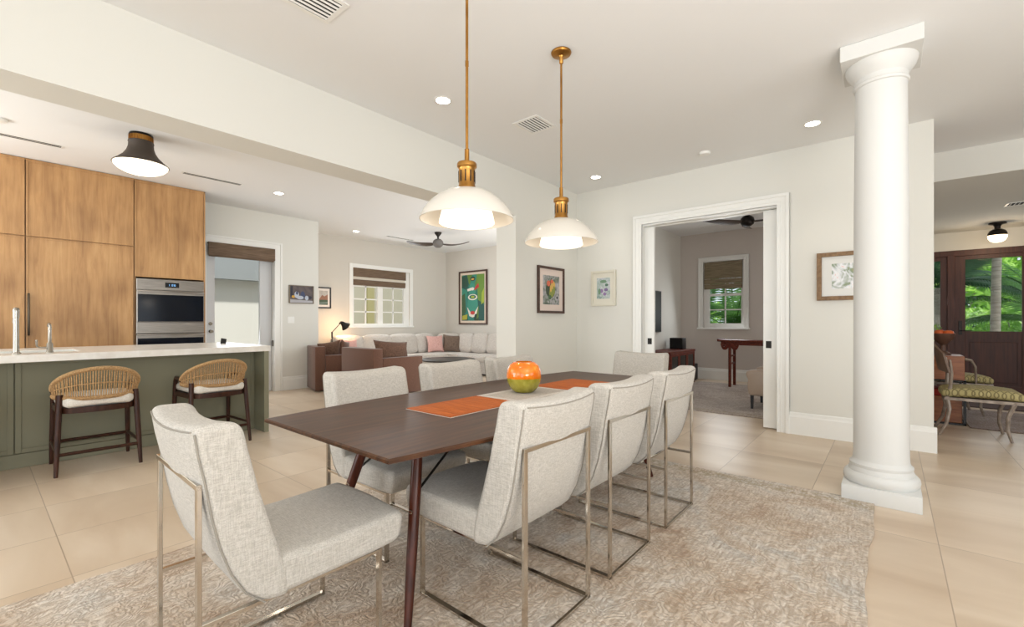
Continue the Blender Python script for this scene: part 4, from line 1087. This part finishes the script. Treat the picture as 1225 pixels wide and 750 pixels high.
tpillow((5.02,8.62,.65), (R(-14),R(3),R(6)), .42,.40,.14, M['pink'], 'dusty pink pillow at the lamp end of the sofa')
t = thing('coffee_table', 'low round dark coffee table in front of the sofa', 'coffee table', (6.40,7.10,0))
bm = BM(); lathe(bm, [(0,.385),(.52,.385),(.555,.395),(.56,.42),(.545,.428),(0,.428)], n=56); obj('tabletop', bm, plain('charcoal_top', (66,64,62), .4), t)
bm = BM(); lathe(bm, [(0,.02),(.34,.02),(.34,.04),(.16,.07),(.13,.20),(.18,.385),(0,.385)], n=40); obj('pedestal', bm, plain('charcoal_base', (50,48,46), .5), t)
t = thing('reading_lamp', 'black articulated floor lamp glowing behind the farther club chair', 'lamp', (4.63,8.6,0))
bm = BM(); lathe(bm, [(0,0),(.13,0),(.13,.018),(.02,.03),(0,.03)], n=32); obj('base', bm, M['darkmetal'], t)
bm = BM(); tube(bm, [(0,0,.02),(0,0,.98)], .010, 10); tube(bm, [(0,0,.88),(0,0,1.0)], .016, 10); obj('pole', bm, M['darkmetal'], t)
bm = BM(); tube(bm, [(0,0,.99),(.17,-.02,1.17)], .007, 8); tube(bm, [(.15,-.02,1.16),(.19,-.02,1.20)], .018, 8); obj('arm', bm, M['darkmetal'], t)
bm = BM(); lathe(bm, [(.02,.02),(.035,.0),(.055,-.06),(.10,-.13),(.098,-.131),(.05,-.065),(.03,-.01)], n=28, cap=False); bm.transform(Matrix.Translation((.20,-.02,1.185))@Matrix.Rotation(R(-48),4,'Y')); obj('lamp_shade', bm, M['darkmetal'], t)
bm = BM(); lathe(bm, [(0,-.05),(.02,-.06),(.028,-.085),(.018,-.108),(0,-.113)], n=16); bm.transform(Matrix.Translation((.20,-.02,1.185))@Matrix.Rotation(R(-48),4,'Y')); obj('bulb', bm, emis('warm_bulb', (255,190,120), 25), t)

# ------------------------------------------------------------------ study
t = thing('media_console', 'long reddish wood media console against the study side wall', 'console', (7.9,2.98,0))
bm = BM(); box(bm, (0,0,.62), (1.35,.48,.66), .003, 1); obj('top', bm, M['redwood'], t)
bm = BM(); box(bm, (.02,.44,.06), (1.33,.47,.62)); box(bm, (.02,.02,.06), (1.33,.46,.10)); box(bm, (0.01,.01,.06), (.05,.47,.62)); box(bm, (1.30,.01,.0), (1.34,.47,.62)); obj('carcass', bm, M['redwood'], t)
for k in range(3):
    a = .05+k*.417; bm = BM()
    for q in (((a,0,.10),(a+.05,.02,.62)), ((a+.36,0,.10),(a+.41,.02,.62)), ((a+.05,0,.57),(a+.36,.02,.62)), ((a+.05,0,.10),(a+.36,.02,.14))): box(bm, q[0], q[1], .002, 1)
    d = obj('door', bm, M['redwood'], t)
    bm = BM(); box(bm, (a+.05,.006,.14), (a+.36,.012,.57)); obj('door_glass', bm, plain('console_dark_glass', (14,18,18), .15), d)
for (x, y) in ((.03,.03),(.03,.43)):
    bm = BM(); box(bm, (x-.02,y-.02,0), (x+.02,y+.02,.06)); obj('foot', bm, M['redwood'], t)
t = thing('speaker_box', 'black rectangular speaker standing on the media console', 'speaker', (9.0,3.26,.6605))
bm = BM(); box(bm, (-.04,-.13,0), (.16,.13,.22), .006); obj('cabinet', bm, M['black'], t)
bm = BM(); box(bm, (-.046,-.12,.01), (-.039,.12,.21), .003, 1); obj('grille', bm, plain('speaker_cloth', (10,10,12), .9), t)
t = thing('subwoofer', 'dark subwoofer box on the floor at the end of the console', 'speaker', (9.5,3.22,0))
bm = BM(); box(bm, (-.16,-.16,.02), (.16,.2,.34), .01); obj('cabinet', bm, plain('charcoal_box', (52,50,50), .6), t)
bm = BM(); box(bm, (-.14,-.14,0), (.14,.18,.02)); obj('foot', bm, M['black'], t)
# altar table
t = thing('altar_table', 'narrow red-brown Chinese style altar table with scroll brackets under the study window', 'side table', (9.05,2.35,0))
bm = BM(); box(bm, (-.20,-1.65,.835), (.20,.11,.87), .006); 
for s in (.11,-1.65):
    yy = s; box(bm, (-.20,yy-.03 if s > 0 else yy-.005,.865), (.20,yy+.005 if s > 0 else yy+.03,.885), .006)
obj('top', bm, M['redwood'], t)
bm = BM(); box(bm, (-.17,-1.60,.775), (-.15,.05,.835)); box(bm, (.15,-1.60,.775), (.17,.05,.835)); obj('apron', bm, M['redwood'], t)
for y in (-.10,-1.44):
    for x in (-.16,.16):
        bm = BM(); box(bm, (x-.02,y-.022,0), (x+.02,y+.022,.835), .004, 1); obj('leg', bm, M['redwood'], t)
    bm = BM(); box(bm, (-.15,y-.014,.42), (.15,y+.014,.45)); box(bm, (-.15,y-.014,.56), (.15,y+.014,.59)); obj('stretcher', bm, M['redwood'], t)
    bm = BM()
    for sgn in (-1, 1):
        pts = [Vector((-.165, y+sgn*(.02+.13*k/8), .80-.11*math.sin(k/8*PI)*(.6+.4*k/8))) for k in range(9)]
        tube(bm, pts, [.028,.030,.034,.034,.030,.026,.022,.018,.012], 8)
        tube(bm, [Vector((-.165, y+sgn*(.10+.030*math.cos(a)), .735+.030*math.sin(a))) for a in [k*PI/5 for k in range(10)]], .012, 6)
    obj('scroll_bracket', bm, M['redwood'], t)
# leather armchair, faces +y-ish, seen from its left
t = thing('leather_armchair', 'taupe leather armchair with dark legs in the study', 'armchair', (7.15,1.12,0), R(0))
bm = BM()
prof = [(-.36,.20),(.36,.20),(.38,.30),(.37,.42),(.40,.47),(.39,.53),(.32,.545),(.18,.55),(.02,.58),(-.12,.62),(-.30,.66),(-.40,.66),(-.43,.56),(-.40,.36)]
def arm(x0, x1):
    b2 = BM(); pp = round_corners(prof, [.03,.03,.03,.02,.03,.03,.03,0,0,0,.04,.05,.05,.03], 4)
    rings = []
    for x, ins in ((x0,.02),(x0+.006,.006),(x0+.02,0),(x1-.02,0),(x1-.006,.006),(x1,.02)):
        q = offset_poly(pp if area2(pp) > 0 else pp[::-1], ins) if ins else (pp if area2(pp) > 0 else pp[::-1])
        rings.append([Vector((x, u, z)) for u, z in q])
    ring_loft(b2, rings); return b2
obj('arm', arm(-.36,-.24), M['leather'], t, angle=60); obj('arm', arm(.24,.36), M['leather'], t, angle=60)
bm.free(); bm = BM(); softbox(bm, (0,.08,.36), (.46,.62,.20), .05, .02, 8); obj('seat', bm, M['leather'], t, angle=80)
bm = BM(); softbox(bm, (0,-.33,.58), (.50,.18,.62), .07, .02, 8); obj('backrest', bm, M['leather'], t, angle=80)
for x in (-.30,.30):
    for y in (-.33,.33):
        bm = BM(); tube(bm, [(x,y,.21),(x,y,.013)], [.028,.020], 4); obj('leg', bm, M['black'], t, False)

# ------------------------------------------------------------------ foyer furniture
M['silverwood'] = noisy('silvered_wood', [(0.3,(112,98,86)),(0.7,(168,154,140))], nscale=12, rough=.35, metal=.3)
M['diamond'] = None
m, nt, b = new_mat('olive_diamond_cloth'); L = nt.links.new
tc = N(nt,'ShaderNodeTexCoord'); mp = N(nt,'ShaderNodeMapping'); mp.inputs['Rotation'].default_value = (0,0,R(45)); mp.inputs['Scale'].default_value = (26,26,0); L(tc.outputs['Object'], mp.inputs['Vector'])
ck = N(nt,'ShaderNodeTexBrick'); ck.offset = 0; ck.inputs['Scale'].default_value = 1; ck.inputs['Brick Width'].default_value = 1; ck.inputs['Row Height'].default_value = 1; ck.inputs['Mortar Size'].default_value = .12
ck.inputs['Color1'].default_value = lin((176,164,112)); ck.inputs['Color2'].default_value = lin((190,178,128)); ck.inputs['Mortar'].default_value = lin((128,118,80))
L(mp.outputs[0], ck.inputs['Vector']); L(ck.outputs['Color'], b.inputs['Base Color']); b.inputs['Roughness'].default_value = .85
M['diamond'] = m
def klismos(loc, rz, label, arms=False):
    # faces -y ; origin seat centre on the floor
    t = thing('side_chair' if not arms else 'arm_chair', label, 'chair', loc, rz)
    bm = BM()
    def sh(p, q): return Vector((p.x*(1-.10*max(0,q.y)), p.y, p.z+.02*(1-q.y*q.y)))
    softbox(bm, (0,-.04,.445), (.50,.60,.09), .040, .012, 12, fn=sh); obj('seat', bm, M['diamond'], t, angle=80)
    bm = BM(); prism(bm, [(-.245,-.33),(.245,-.33),(.225,.24),(-.225,.24)], .375, .405); obj('seat_frame', bm, M['silverwood'], t)
    for s in (-1, 1):
        bm = BM(); tube(bm, [(s*.225,-.27,.40),(s*.23,-.22,.25),(s*.235,-.215,.12),(s*.245,-.245,.0)], [.022,.017,.015,.013], 8); obj('leg', bm, M['silverwood'], t)
        bm = BM(); tube(bm, [(s*.20,.22,.40),(s*.215,.20,.28),(s*.235,.225,.13),(s*.25,.285,.0)], [.022,.018,.016,.013], 8); obj('leg', bm, M['silverwood'], t)
        bm = BM(); tube(bm, [(s*.20,.22,.39),(s*.205,.19,.52),(s*.215,.185,.66),(s*.235,.20,.80)], [.020,.016,.015,.012], 8); obj('back_post', bm, M['silverwood'], t)
        if arms:
            bm = BM(); tube(bm, [(s*.23,.27,.72),(s*.26,.08,.74),(s*.27,-.12,.70),(s*.265,-.16,.62),(s*.25,-.17,.41)], [.012,.014,.016,.014,.012], 8); obj('arm', bm, M['silverwood'], t)
    bm = BM()
    def f(u, v):
        a = (u-.5)*2; hgt = .16+.05*math.cos(a*PI/2)
        return Vector((a*.255, .19+.07*(1-a*a)+.05*v, .66+.03*(1-abs(a))+(.21+.08*math.cos(a*PI/2))*v))
    grid_sheet(bm, f, 16, 6)
    g = bmesh.ops.extrude_face_region(bm, geom=bm.faces[:])
    for v in [e for e in g['geom'] if isinstance(e, bmesh.types.BMVert)]: v.co.y += .018
    obj('backrest', bm, plain('taupe_back_wood', (112,88,70), .4), t, angle=60)
    return t
klismos((6.84,-.68,0), 0, 'curved-leg side chair with an olive diamond cushion in the foyer')
klismos((8.35,-.62,.012), R(10), 'matching armchair half hidden behind the foyer chest', True)
t = thing('wooden_chest', 'orange-brown wooden chest on a black frame behind the foyer side chair', 'chest', (7.35,-.66,0))
cw = noisy('chest_wood', [(0.3,(124,70,38)),(0.7,(168,104,62))], scale=(1,1,6), nscale=5, rough=.4)
bm = BM(); box(bm, (0,0,.52), (.45,.52,.80), .004, 1); obj('upper_drawer', bm, cw, t, False)
bm = BM(); box(bm, (.02,.02,.02), (.43,.50,.32), .004, 1); obj('lower_box', bm, cw, t, False)
bm = BM()
for (x, y) in ((0,0),(.45,0),(0,.52),(.45,.52)): box(bm, (x-.012,y-.012,0), (x+.012,y+.012,.52))
box(bm, (-.012,-.012,.0), (.46,.53,.02)); box(bm, (-.012,-.012,.505), (.46,.53,.52)); obj('metal_frame', bm, M['black'], t, False)
bm = BM(); box(bm, (.04,.04,.32), (.41,.48,.40), .01); tag_o = obj('folded_cloth', bm, plain('red_cloth', (150,40,30), .8)); tag_o.location = (7.35,-.66,0.0005); tag(tag_o, 'red folded cloth on the lower box of the foyer chest', 'cloth')
t = thing('pedestal_bowl', 'dark carved wooden pedestal bowl on the foyer chest', 'bowl', (7.55,-.49,.8005))
bm = BM(); lathe(bm, [(0,0),(.07,0),(.07,.02),(.03,.05),(.025,.12),(.06,.16),(.10,.20),(.115,.26),(.105,.26),(.09,.21),(.04,.17),(0,.165)], n=28); obj('bowl', bm, plain('carved_brown', (92,64,50), .5), t)
for i, (dx, dy, dz) in enumerate(((.0,.03,.205),(-.03,-.045,.20))):
    bm = BM(); lathe(bm, [(0,0),(.03,.006),(.048,.03),(.052,.055),(.045,.085),(.02,.098),(.008,.092),(0,.09)], n=20); o = obj('orange_fruit', bm, plain('orange_skin', (214,98,44), .5), angle=80); o.location = (7.55+dx,-.49+dy,.8005+dz)
    tag(o, 'orange fruit in the pedestal bowl, %s' % ('nearer the wall edge' if i == 0 else 'nearer the front door'), 'fruit')

# greenery -------------------------------------------------------------
def leafmat(name, c1, c2, sc=3):
    m = noisy(name, [(.3,c1),(.7,c2)], nscale=sc, rough=.45); nt = m.node_tree; b = nt.nodes['Principled BSDF']
    col = b.inputs['Base Color'].links[0].from_socket
    tr = N(nt, 'ShaderNodeBsdfTranslucent'); hs = N(nt, 'ShaderNodeHueSaturation', Value=1.35, Saturation=.8); mx = N(nt, 'ShaderNodeMixShader', Fac=.5); o = nt.nodes['Material Output']
    nt.links.new(col, hs.inputs['Color']); nt.links.new(hs.outputs[0], tr.inputs['Color'])
    nt.links.new(b.outputs[0], mx.inputs[1]); nt.links.new(tr.outputs[0], mx.inputs[2]); nt.links.new(mx.outputs[0], o.inputs['Surface'])
    return m
LM = [leafmat('palm_green', (44,92,40), (96,150,62)), leafmat('deep_green', (30,72,44), (66,112,66)), leafmat('bright_green', (98,162,40), (170,210,84)), leafmat('blue_green', (60,108,84), (110,152,120))]
trunkm = noisy('palm_trunk', [(.3,(138,130,118)),(.7,(196,188,176))], scale=(1,1,9), nscale=4, rough=.8, bump=.4)
def frond(bm, base, az, el, Lf, droop, n=30, lw=.035, ll=.5):
    d = Vector((math.cos(az)*math.cos(el), math.sin(az)*math.cos(el), math.sin(el)))
    pts = []; p = Vector(base)
    for i in range(n+1):
        pts.append(p.copy()); d = (d+Vector((0,0,-droop/n))).normalized(); p = p+d*(Lf/n)
    tube(bm, pts[::3], .014, 4, cap=False)
    for i in range(3, n):
        t = (pts[i]-pts[i-1]).normalized(); side = t.cross(Vector((0,0,1)))
        if side.length < .1: continue
        side.normalize(); k = math.sin((i/n)**.8*PI*.95)*.9+.15
        for s in (-1, 1):
            l = ll*k; tip = pts[i]+side*s*l*.86+t*l*.45+Vector((0,0,-.32*l)); midp = pts[i].lerp(tip, .45)+Vector((0,0,.05*l))
            v = [bm.verts.new(q) for q in (pts[i]-t*lw*.4, midp-t*lw*.6, tip, midp+t*lw*.6, pts[i]+t*lw*.4)]
            bm.faces.new(v)
def palm(name, loc, h, r, lean, nf, Lf, mi, label, el=(10,70), trunk=True, ll=.5, az=(0,360), lw=.035):
    t = thing(name, label, 'palm', loc, 0, 'garden palms outside')
    pts = [(lean[0]*k/8*h/2, lean[1]*(k/8)**1.5*h/2, h*k/8) for k in range(9)]
    if trunk:
        bm = BM(); tube(bm, pts, [r*(1.15-.25*k/8) for k in range(9)], 14)
        for j in range(int(h/.12)):
            k = j*.12/h; q = Vector((lean[0]*k*h/2, lean[1]*k**1.5*h/2, h*k)); tube(bm, [q, q+Vector((0,0,.012))], r*(1.19-.25*k), 14)
        obj('trunk', bm, trunkm, t)
    bm = BM(); top = pts[-1]
    for i in range(nf):
        a = R(az[0]+(az[1]-az[0])*(i+random.random()*.5)/nf); frond(bm, top, a, R(random.uniform(*el)), Lf*random.uniform(.8,1.1), random.uniform(.8,1.5), ll=ll, lw=lw)
    obj('fronds', bm, LM[mi], t, False)
def bush(loc, rad, n, mi, label, ls=.09, hs=1.0):
    t = thing('leafy_shrub', label, 'shrub', loc, 0, 'garden shrubs outside')
    bm = BM()
    for k in range(5):
        a = 2*PI*k/5; tube(bm, [(0,0,0),(rad[0]*.3*math.cos(a), rad[1]*.3*math.sin(a), rad[2]*.8),(rad[0]*.5*math.cos(a), rad[1]*.5*math.sin(a), rad[2]*1.5)], [.03,.02,.01], 5)
    obj('stems', bm, trunkm, t)
    bm = BM()
    for i in range(n):
        while True:
            p = Vector([random.uniform(-1,1) for _ in range(3)])
            if .55 < p.length < 1: break
        c = Vector((p.x*rad[0], p.y*rad[1], rad[2]+p.z*rad[2]))
        u = Vector([random.gauss(0,1) for _ in range(3)]).normalized(); w = u.orthogonal().normalized(); s = ls*random.uniform(.6,1.3)
        v = [bm.verts.new(c+q) for q in (-u*s, w*s*.45, u*s, -w*s*.45)]; bm.faces.new(v)
    obj('foliage', bm, LM[mi], t, False)
bm = BM(); box(bm, (11.15,-9,-.2), (26,9,-.06)); gr = struct('garden_ground', bm, plain('garden_soil', (86,96,58), .9)); gr.name = 'ground'
# front door view
palm('tall_palm', (12.7,-1.55,-.06), 4.6, .068, (.0,-.03), 14, 2.2, 0, 'grey-trunked palm seen through the front door glass', (-5,60))
palm('fan_palm', (13.6,-.80,-.06), 2.0, .07, (0,0), 9, 1.7, 1, 'dark green palm fronds at the left of the front door glass', (25,75), ll=.75, lw=.035)
palm('young_palm', (13.9,-2.55,-.06), 1.2, .06, (0,0), 13, 1.8, 0, 'lower palm right of the grey trunk outside the front door', (20,70), ll=.5)
bush((17.5,-1.2,-.06), (1.6,1.6,1.9), 3200, 2, 'bright green shrub behind the palms left of the door glass', .12)
bush((17.5,-3.4,-.06), (1.6,1.7,1.9), 3200, 2, 'bright green shrub behind the palms right of the trunk', .12)
bush((15.6,-2.4,-.06), (1.0,1.2,.9), 1800, 2, 'low bright shrub under the grey-trunked palm', .09)
bush((20.5,-2.2,-.06), (1.5,3.8,2.6), 3600, 1, 'tall dark green shrub at the back of the front garden', .18)
# study window view
palm('clump_palm', (12.6,3.05,-.06), .7, .07, (0,0), 11, 2.0, 0, 'clump of green palm fronds outside the study window', (35,85), ll=.55, lw=.035)
palm('slim_palm', (12.9,4.0,-.06), 1.3, .06, (0,0), 9, 1.9, 0, 'taller palm fronds at the left of the study window', (15,80), ll=.5, lw=.05)
bush((17.5,4.9,-.06), (1.2,2.6,1.0), 1500, 2, 'light green shrub behind the fronds outside the study window', .12)
# chest greenery
t = thing('small_plant', 'small leafy sprig with red buds beside the fruit bowl on the chest', 'plant', (7.72,-.39,.8005))
bm = BM(); lathe(bm, [(0,0),(.05,0),(.06,.10),(.05,.10),(0,.09)], n=20); obj('pot', bm, plain('brown_pot', (80,56,44), .6), t)
bm = BM()
for i in range(60):
    a = random.uniform(0,2*PI); r = random.uniform(.02,.10); c = Vector((r*math.cos(a), r*math.sin(a), random.uniform(.14,.36))); u = Vector([random.gauss(0,1) for _ in range(3)]).normalized(); w = u.orthogonal().normalized(); s = .03
    bm.faces.new([bm.verts.new(c+q) for q in (-u*s, w*s*.5, u*s, -w*s*.5)])
for i in range(6): a = i; tube(bm, [(0,0,.08),(.09*math.cos(a),.09*math.sin(a),.32)], .003, 5)
obj('foliage', bm, LM[2], t, False)

# exterior walls seen through kitchen door and living window
bm = BM(); box(bm, (-1,11.2,-.1), (4.8,11.35,4.2)); struct('wall_neighbour', bm, plain('white_render', (222,222,216), .8))
bm = BM(); box(bm, (4.8,11.2,-.1), (12,11.35,4.2)); struct('wall_neighbour_far', bm, plain('cream_render', (178,175,158), .8))
bm = BM(); box(bm, (-1,9.36,-.2), (10,11.2,-.06)); struct('terrace', bm, plain('terrace_stone', (200,196,190), .8)).name = 'floor_terrace'
bm = BM(); box(bm, (-.9,11.0,2.13), (4.6,11.19,2.9)); struct('trim_4', bm, plain('eave_grey', (150,156,158), .7))
bm = BM(); box(bm, (7.04,11.12,-.06), (7.24,11.19,3.6)); struct('trim_5', bm, plain('yellow_post', (168,162,118), .7))

# ------------------------------------------------------------------ lights
def area(name, loc, target, sx, sy, power, col=(1,1,1), spread=None):
    l = bpy.data.lights.new(name, 'AREA'); l.shape = 'RECTANGLE'; l.size = sx; l.size_y = sy; l.energy = power; l.color = col
    if spread: l.spread = R(spread)
    o = bpy.data.objects.new(name, l); COL.objects.link(o); o.location = loc
    o.rotation_euler = (Vector(target)-Vector(loc)).to_track_quat('-Z', 'Y').to_euler(); return o
def point(name, loc, power, col, r=.05):
    l = bpy.data.lights.new(name, 'POINT'); l.energy = power; l.color = col; l.shadow_soft_size = r
    o = bpy.data.objects.new(name, l); COL.objects.link(o); o.location = loc; return o
def spot(name, loc, power, col, ang=95, blend=.8, r=.04):
    l = bpy.data.lights.new(name, 'SPOT'); l.energy = power; l.color = col; l.spot_size = R(ang); l.spot_blend = blend; l.shadow_soft_size = r
    o = bpy.data.objects.new(name, l); COL.objects.link(o); o.location = loc; return o
DAY = (.93,.97,1.0)
area('window_light_rear_right', (-4.4,-2.3,1.4), (0,-2.3,1.4), 4.0, 2.5, 95, DAY)
area('window_light_rear_mid', (-4.4,1.9,1.4), (0,1.9,1.4), 2.9, 2.5, 70, DAY)
area('window_light_rear_kitchen', (-4.4,5.9,1.4), (0,5.9,1.4), 3.3, 2.5, 215, DAY)
area('window_light_side_near', (-1.9,-4.9,1.4), (-1.9,0,1.4), 3.2, 2.5, 70, DAY)
area('window_light_side_far', (2.4,-4.9,1.4), (2.4,0,1.4), 3.4, 2.5, 60, DAY)
area('window_light_living', (6.22,9.1,1.75), (6.22,5,.9), 1.4, 1.2, 30, DAY)
area('window_light_living_side', (6.2,3.95,1.4), (6.2,8,1.0), 3.2, 2.3, 90, (.90,.95,1.0))
area('window_light_kitchen_door', (2.83,8.22,1.3), (2.83,5,.8), .65, 1.9, 12, DAY)
area('window_light_study', (9.75,2.6,1.55), (7,2.2,.7), .7, .9, 14, DAY)
area('study_side_fill', (7.7,.0,1.5), (7.7,3,1.2), 2.0, 1.6, 22, (1,.93,.86))  # unseen warm area lamp before the solid side wall; no window there
area('window_light_foyer', (10.8,-1.5,1.65), (7,-1.2,.6), 1.6, 1.1, 16, DAY)
W = (1.0,.86,.68)
area('ceiling_bounce_fill', (.2,-1.6,1.3), (.6,-1.0,3), 1.5, 1.5, 150, (1,.97,.93))  # added unseen area lamp aimed up to brighten the dining ceiling
area('kitchen_ceiling_fill', (-2.0,6.6,1.9), (-1.9,6.5,3), 1.5, 1.0, 75, (1,.97,.93))  # added lamp pointing up, out of view, to lighten the kitchen ceiling
area('living_ceiling_fill', (7.1,5.0,1.6), (7.1,5.1,3), 1.2, 1.2, 22, (1,.97,.93))  # added upward lamp hidden past the pier, lifts the living room ceiling
for (x, y, p) in ((2.53,2.876,16),(5.05,.558,16),(5.13,2.896,14),(2.835,6.77,18),(5.04,8.40,16),(8.05,2.42,7)): spot('downlight_spot', (x,y,CZ-.02), p, (1,.92,.80))
point('pendant_bulb', (1.70,1.74,1.64), 2.2, W, .08); point('pendant_bulb', (2.605,1.74,1.64), 2.2, W, .08)
point('island_bulb', (1.07,5.76,2.66), 9, W, .1)
point('foyer_bulb', (10.25,-1.28,2.36), 8, (1,.74,.48), .08)
point('reading_bulb', (4.98,8.78,1.06), 14, (1,.62,.32), .04)

sun = bpy.data.lights.new('sun', 'SUN'); sun.energy = 7.5; sun.angle = R(3); sun.color = (1,.96,.88)
so = bpy.data.objects.new('sun', sun); COL.objects.link(so); so.rotation_euler = Vector((.25,.40,-1)).to_track_quat('-Z','Y').to_euler()

w = bpy.data.worlds.new('sky'); scene.world = w; w.use_nodes = True
bg = w.node_tree.nodes['Background']; bg.inputs[0].default_value = (.80,.90,1.0,1); bg.inputs[1].default_value = 1.35

# ------------------------------------------------------------------ camera
F, HY, TH = 540.0, 385.0, math.atan2(452.5, 540.0)
cam = bpy.data.cameras.new('camera'); co = bpy.data.objects.new('camera', cam); COL.objects.link(co)
cam.sensor_width = 36; cam.sensor_fit = 'HORIZONTAL'; cam.lens = F/1225*36
co.location = (0,0,1.2); co.rotation_euler = (R(90), 0, TH-R(90))
cam.shift_y = (HY-375.0)/1225.0
cam.clip_start = .05
scene.camera = co
scene.view_settings.view_transform = 'Standard'
scene.view_settings.look = 'None'
scene.view_settings.exposure = -0.42
scene.cycles.use_denoising = True
scene.cycles.max_bounces = 8
scene.cycles.diffuse_bounces = 5
scene.cycles.glossy_bounces = 4
scene.cycles.transparent_max_bounces = 8
scene.cycles.sample_clamp_indirect = 4.0
scene.cycles.caustics_reflective = False
scene.cycles.caustics_refractive = False
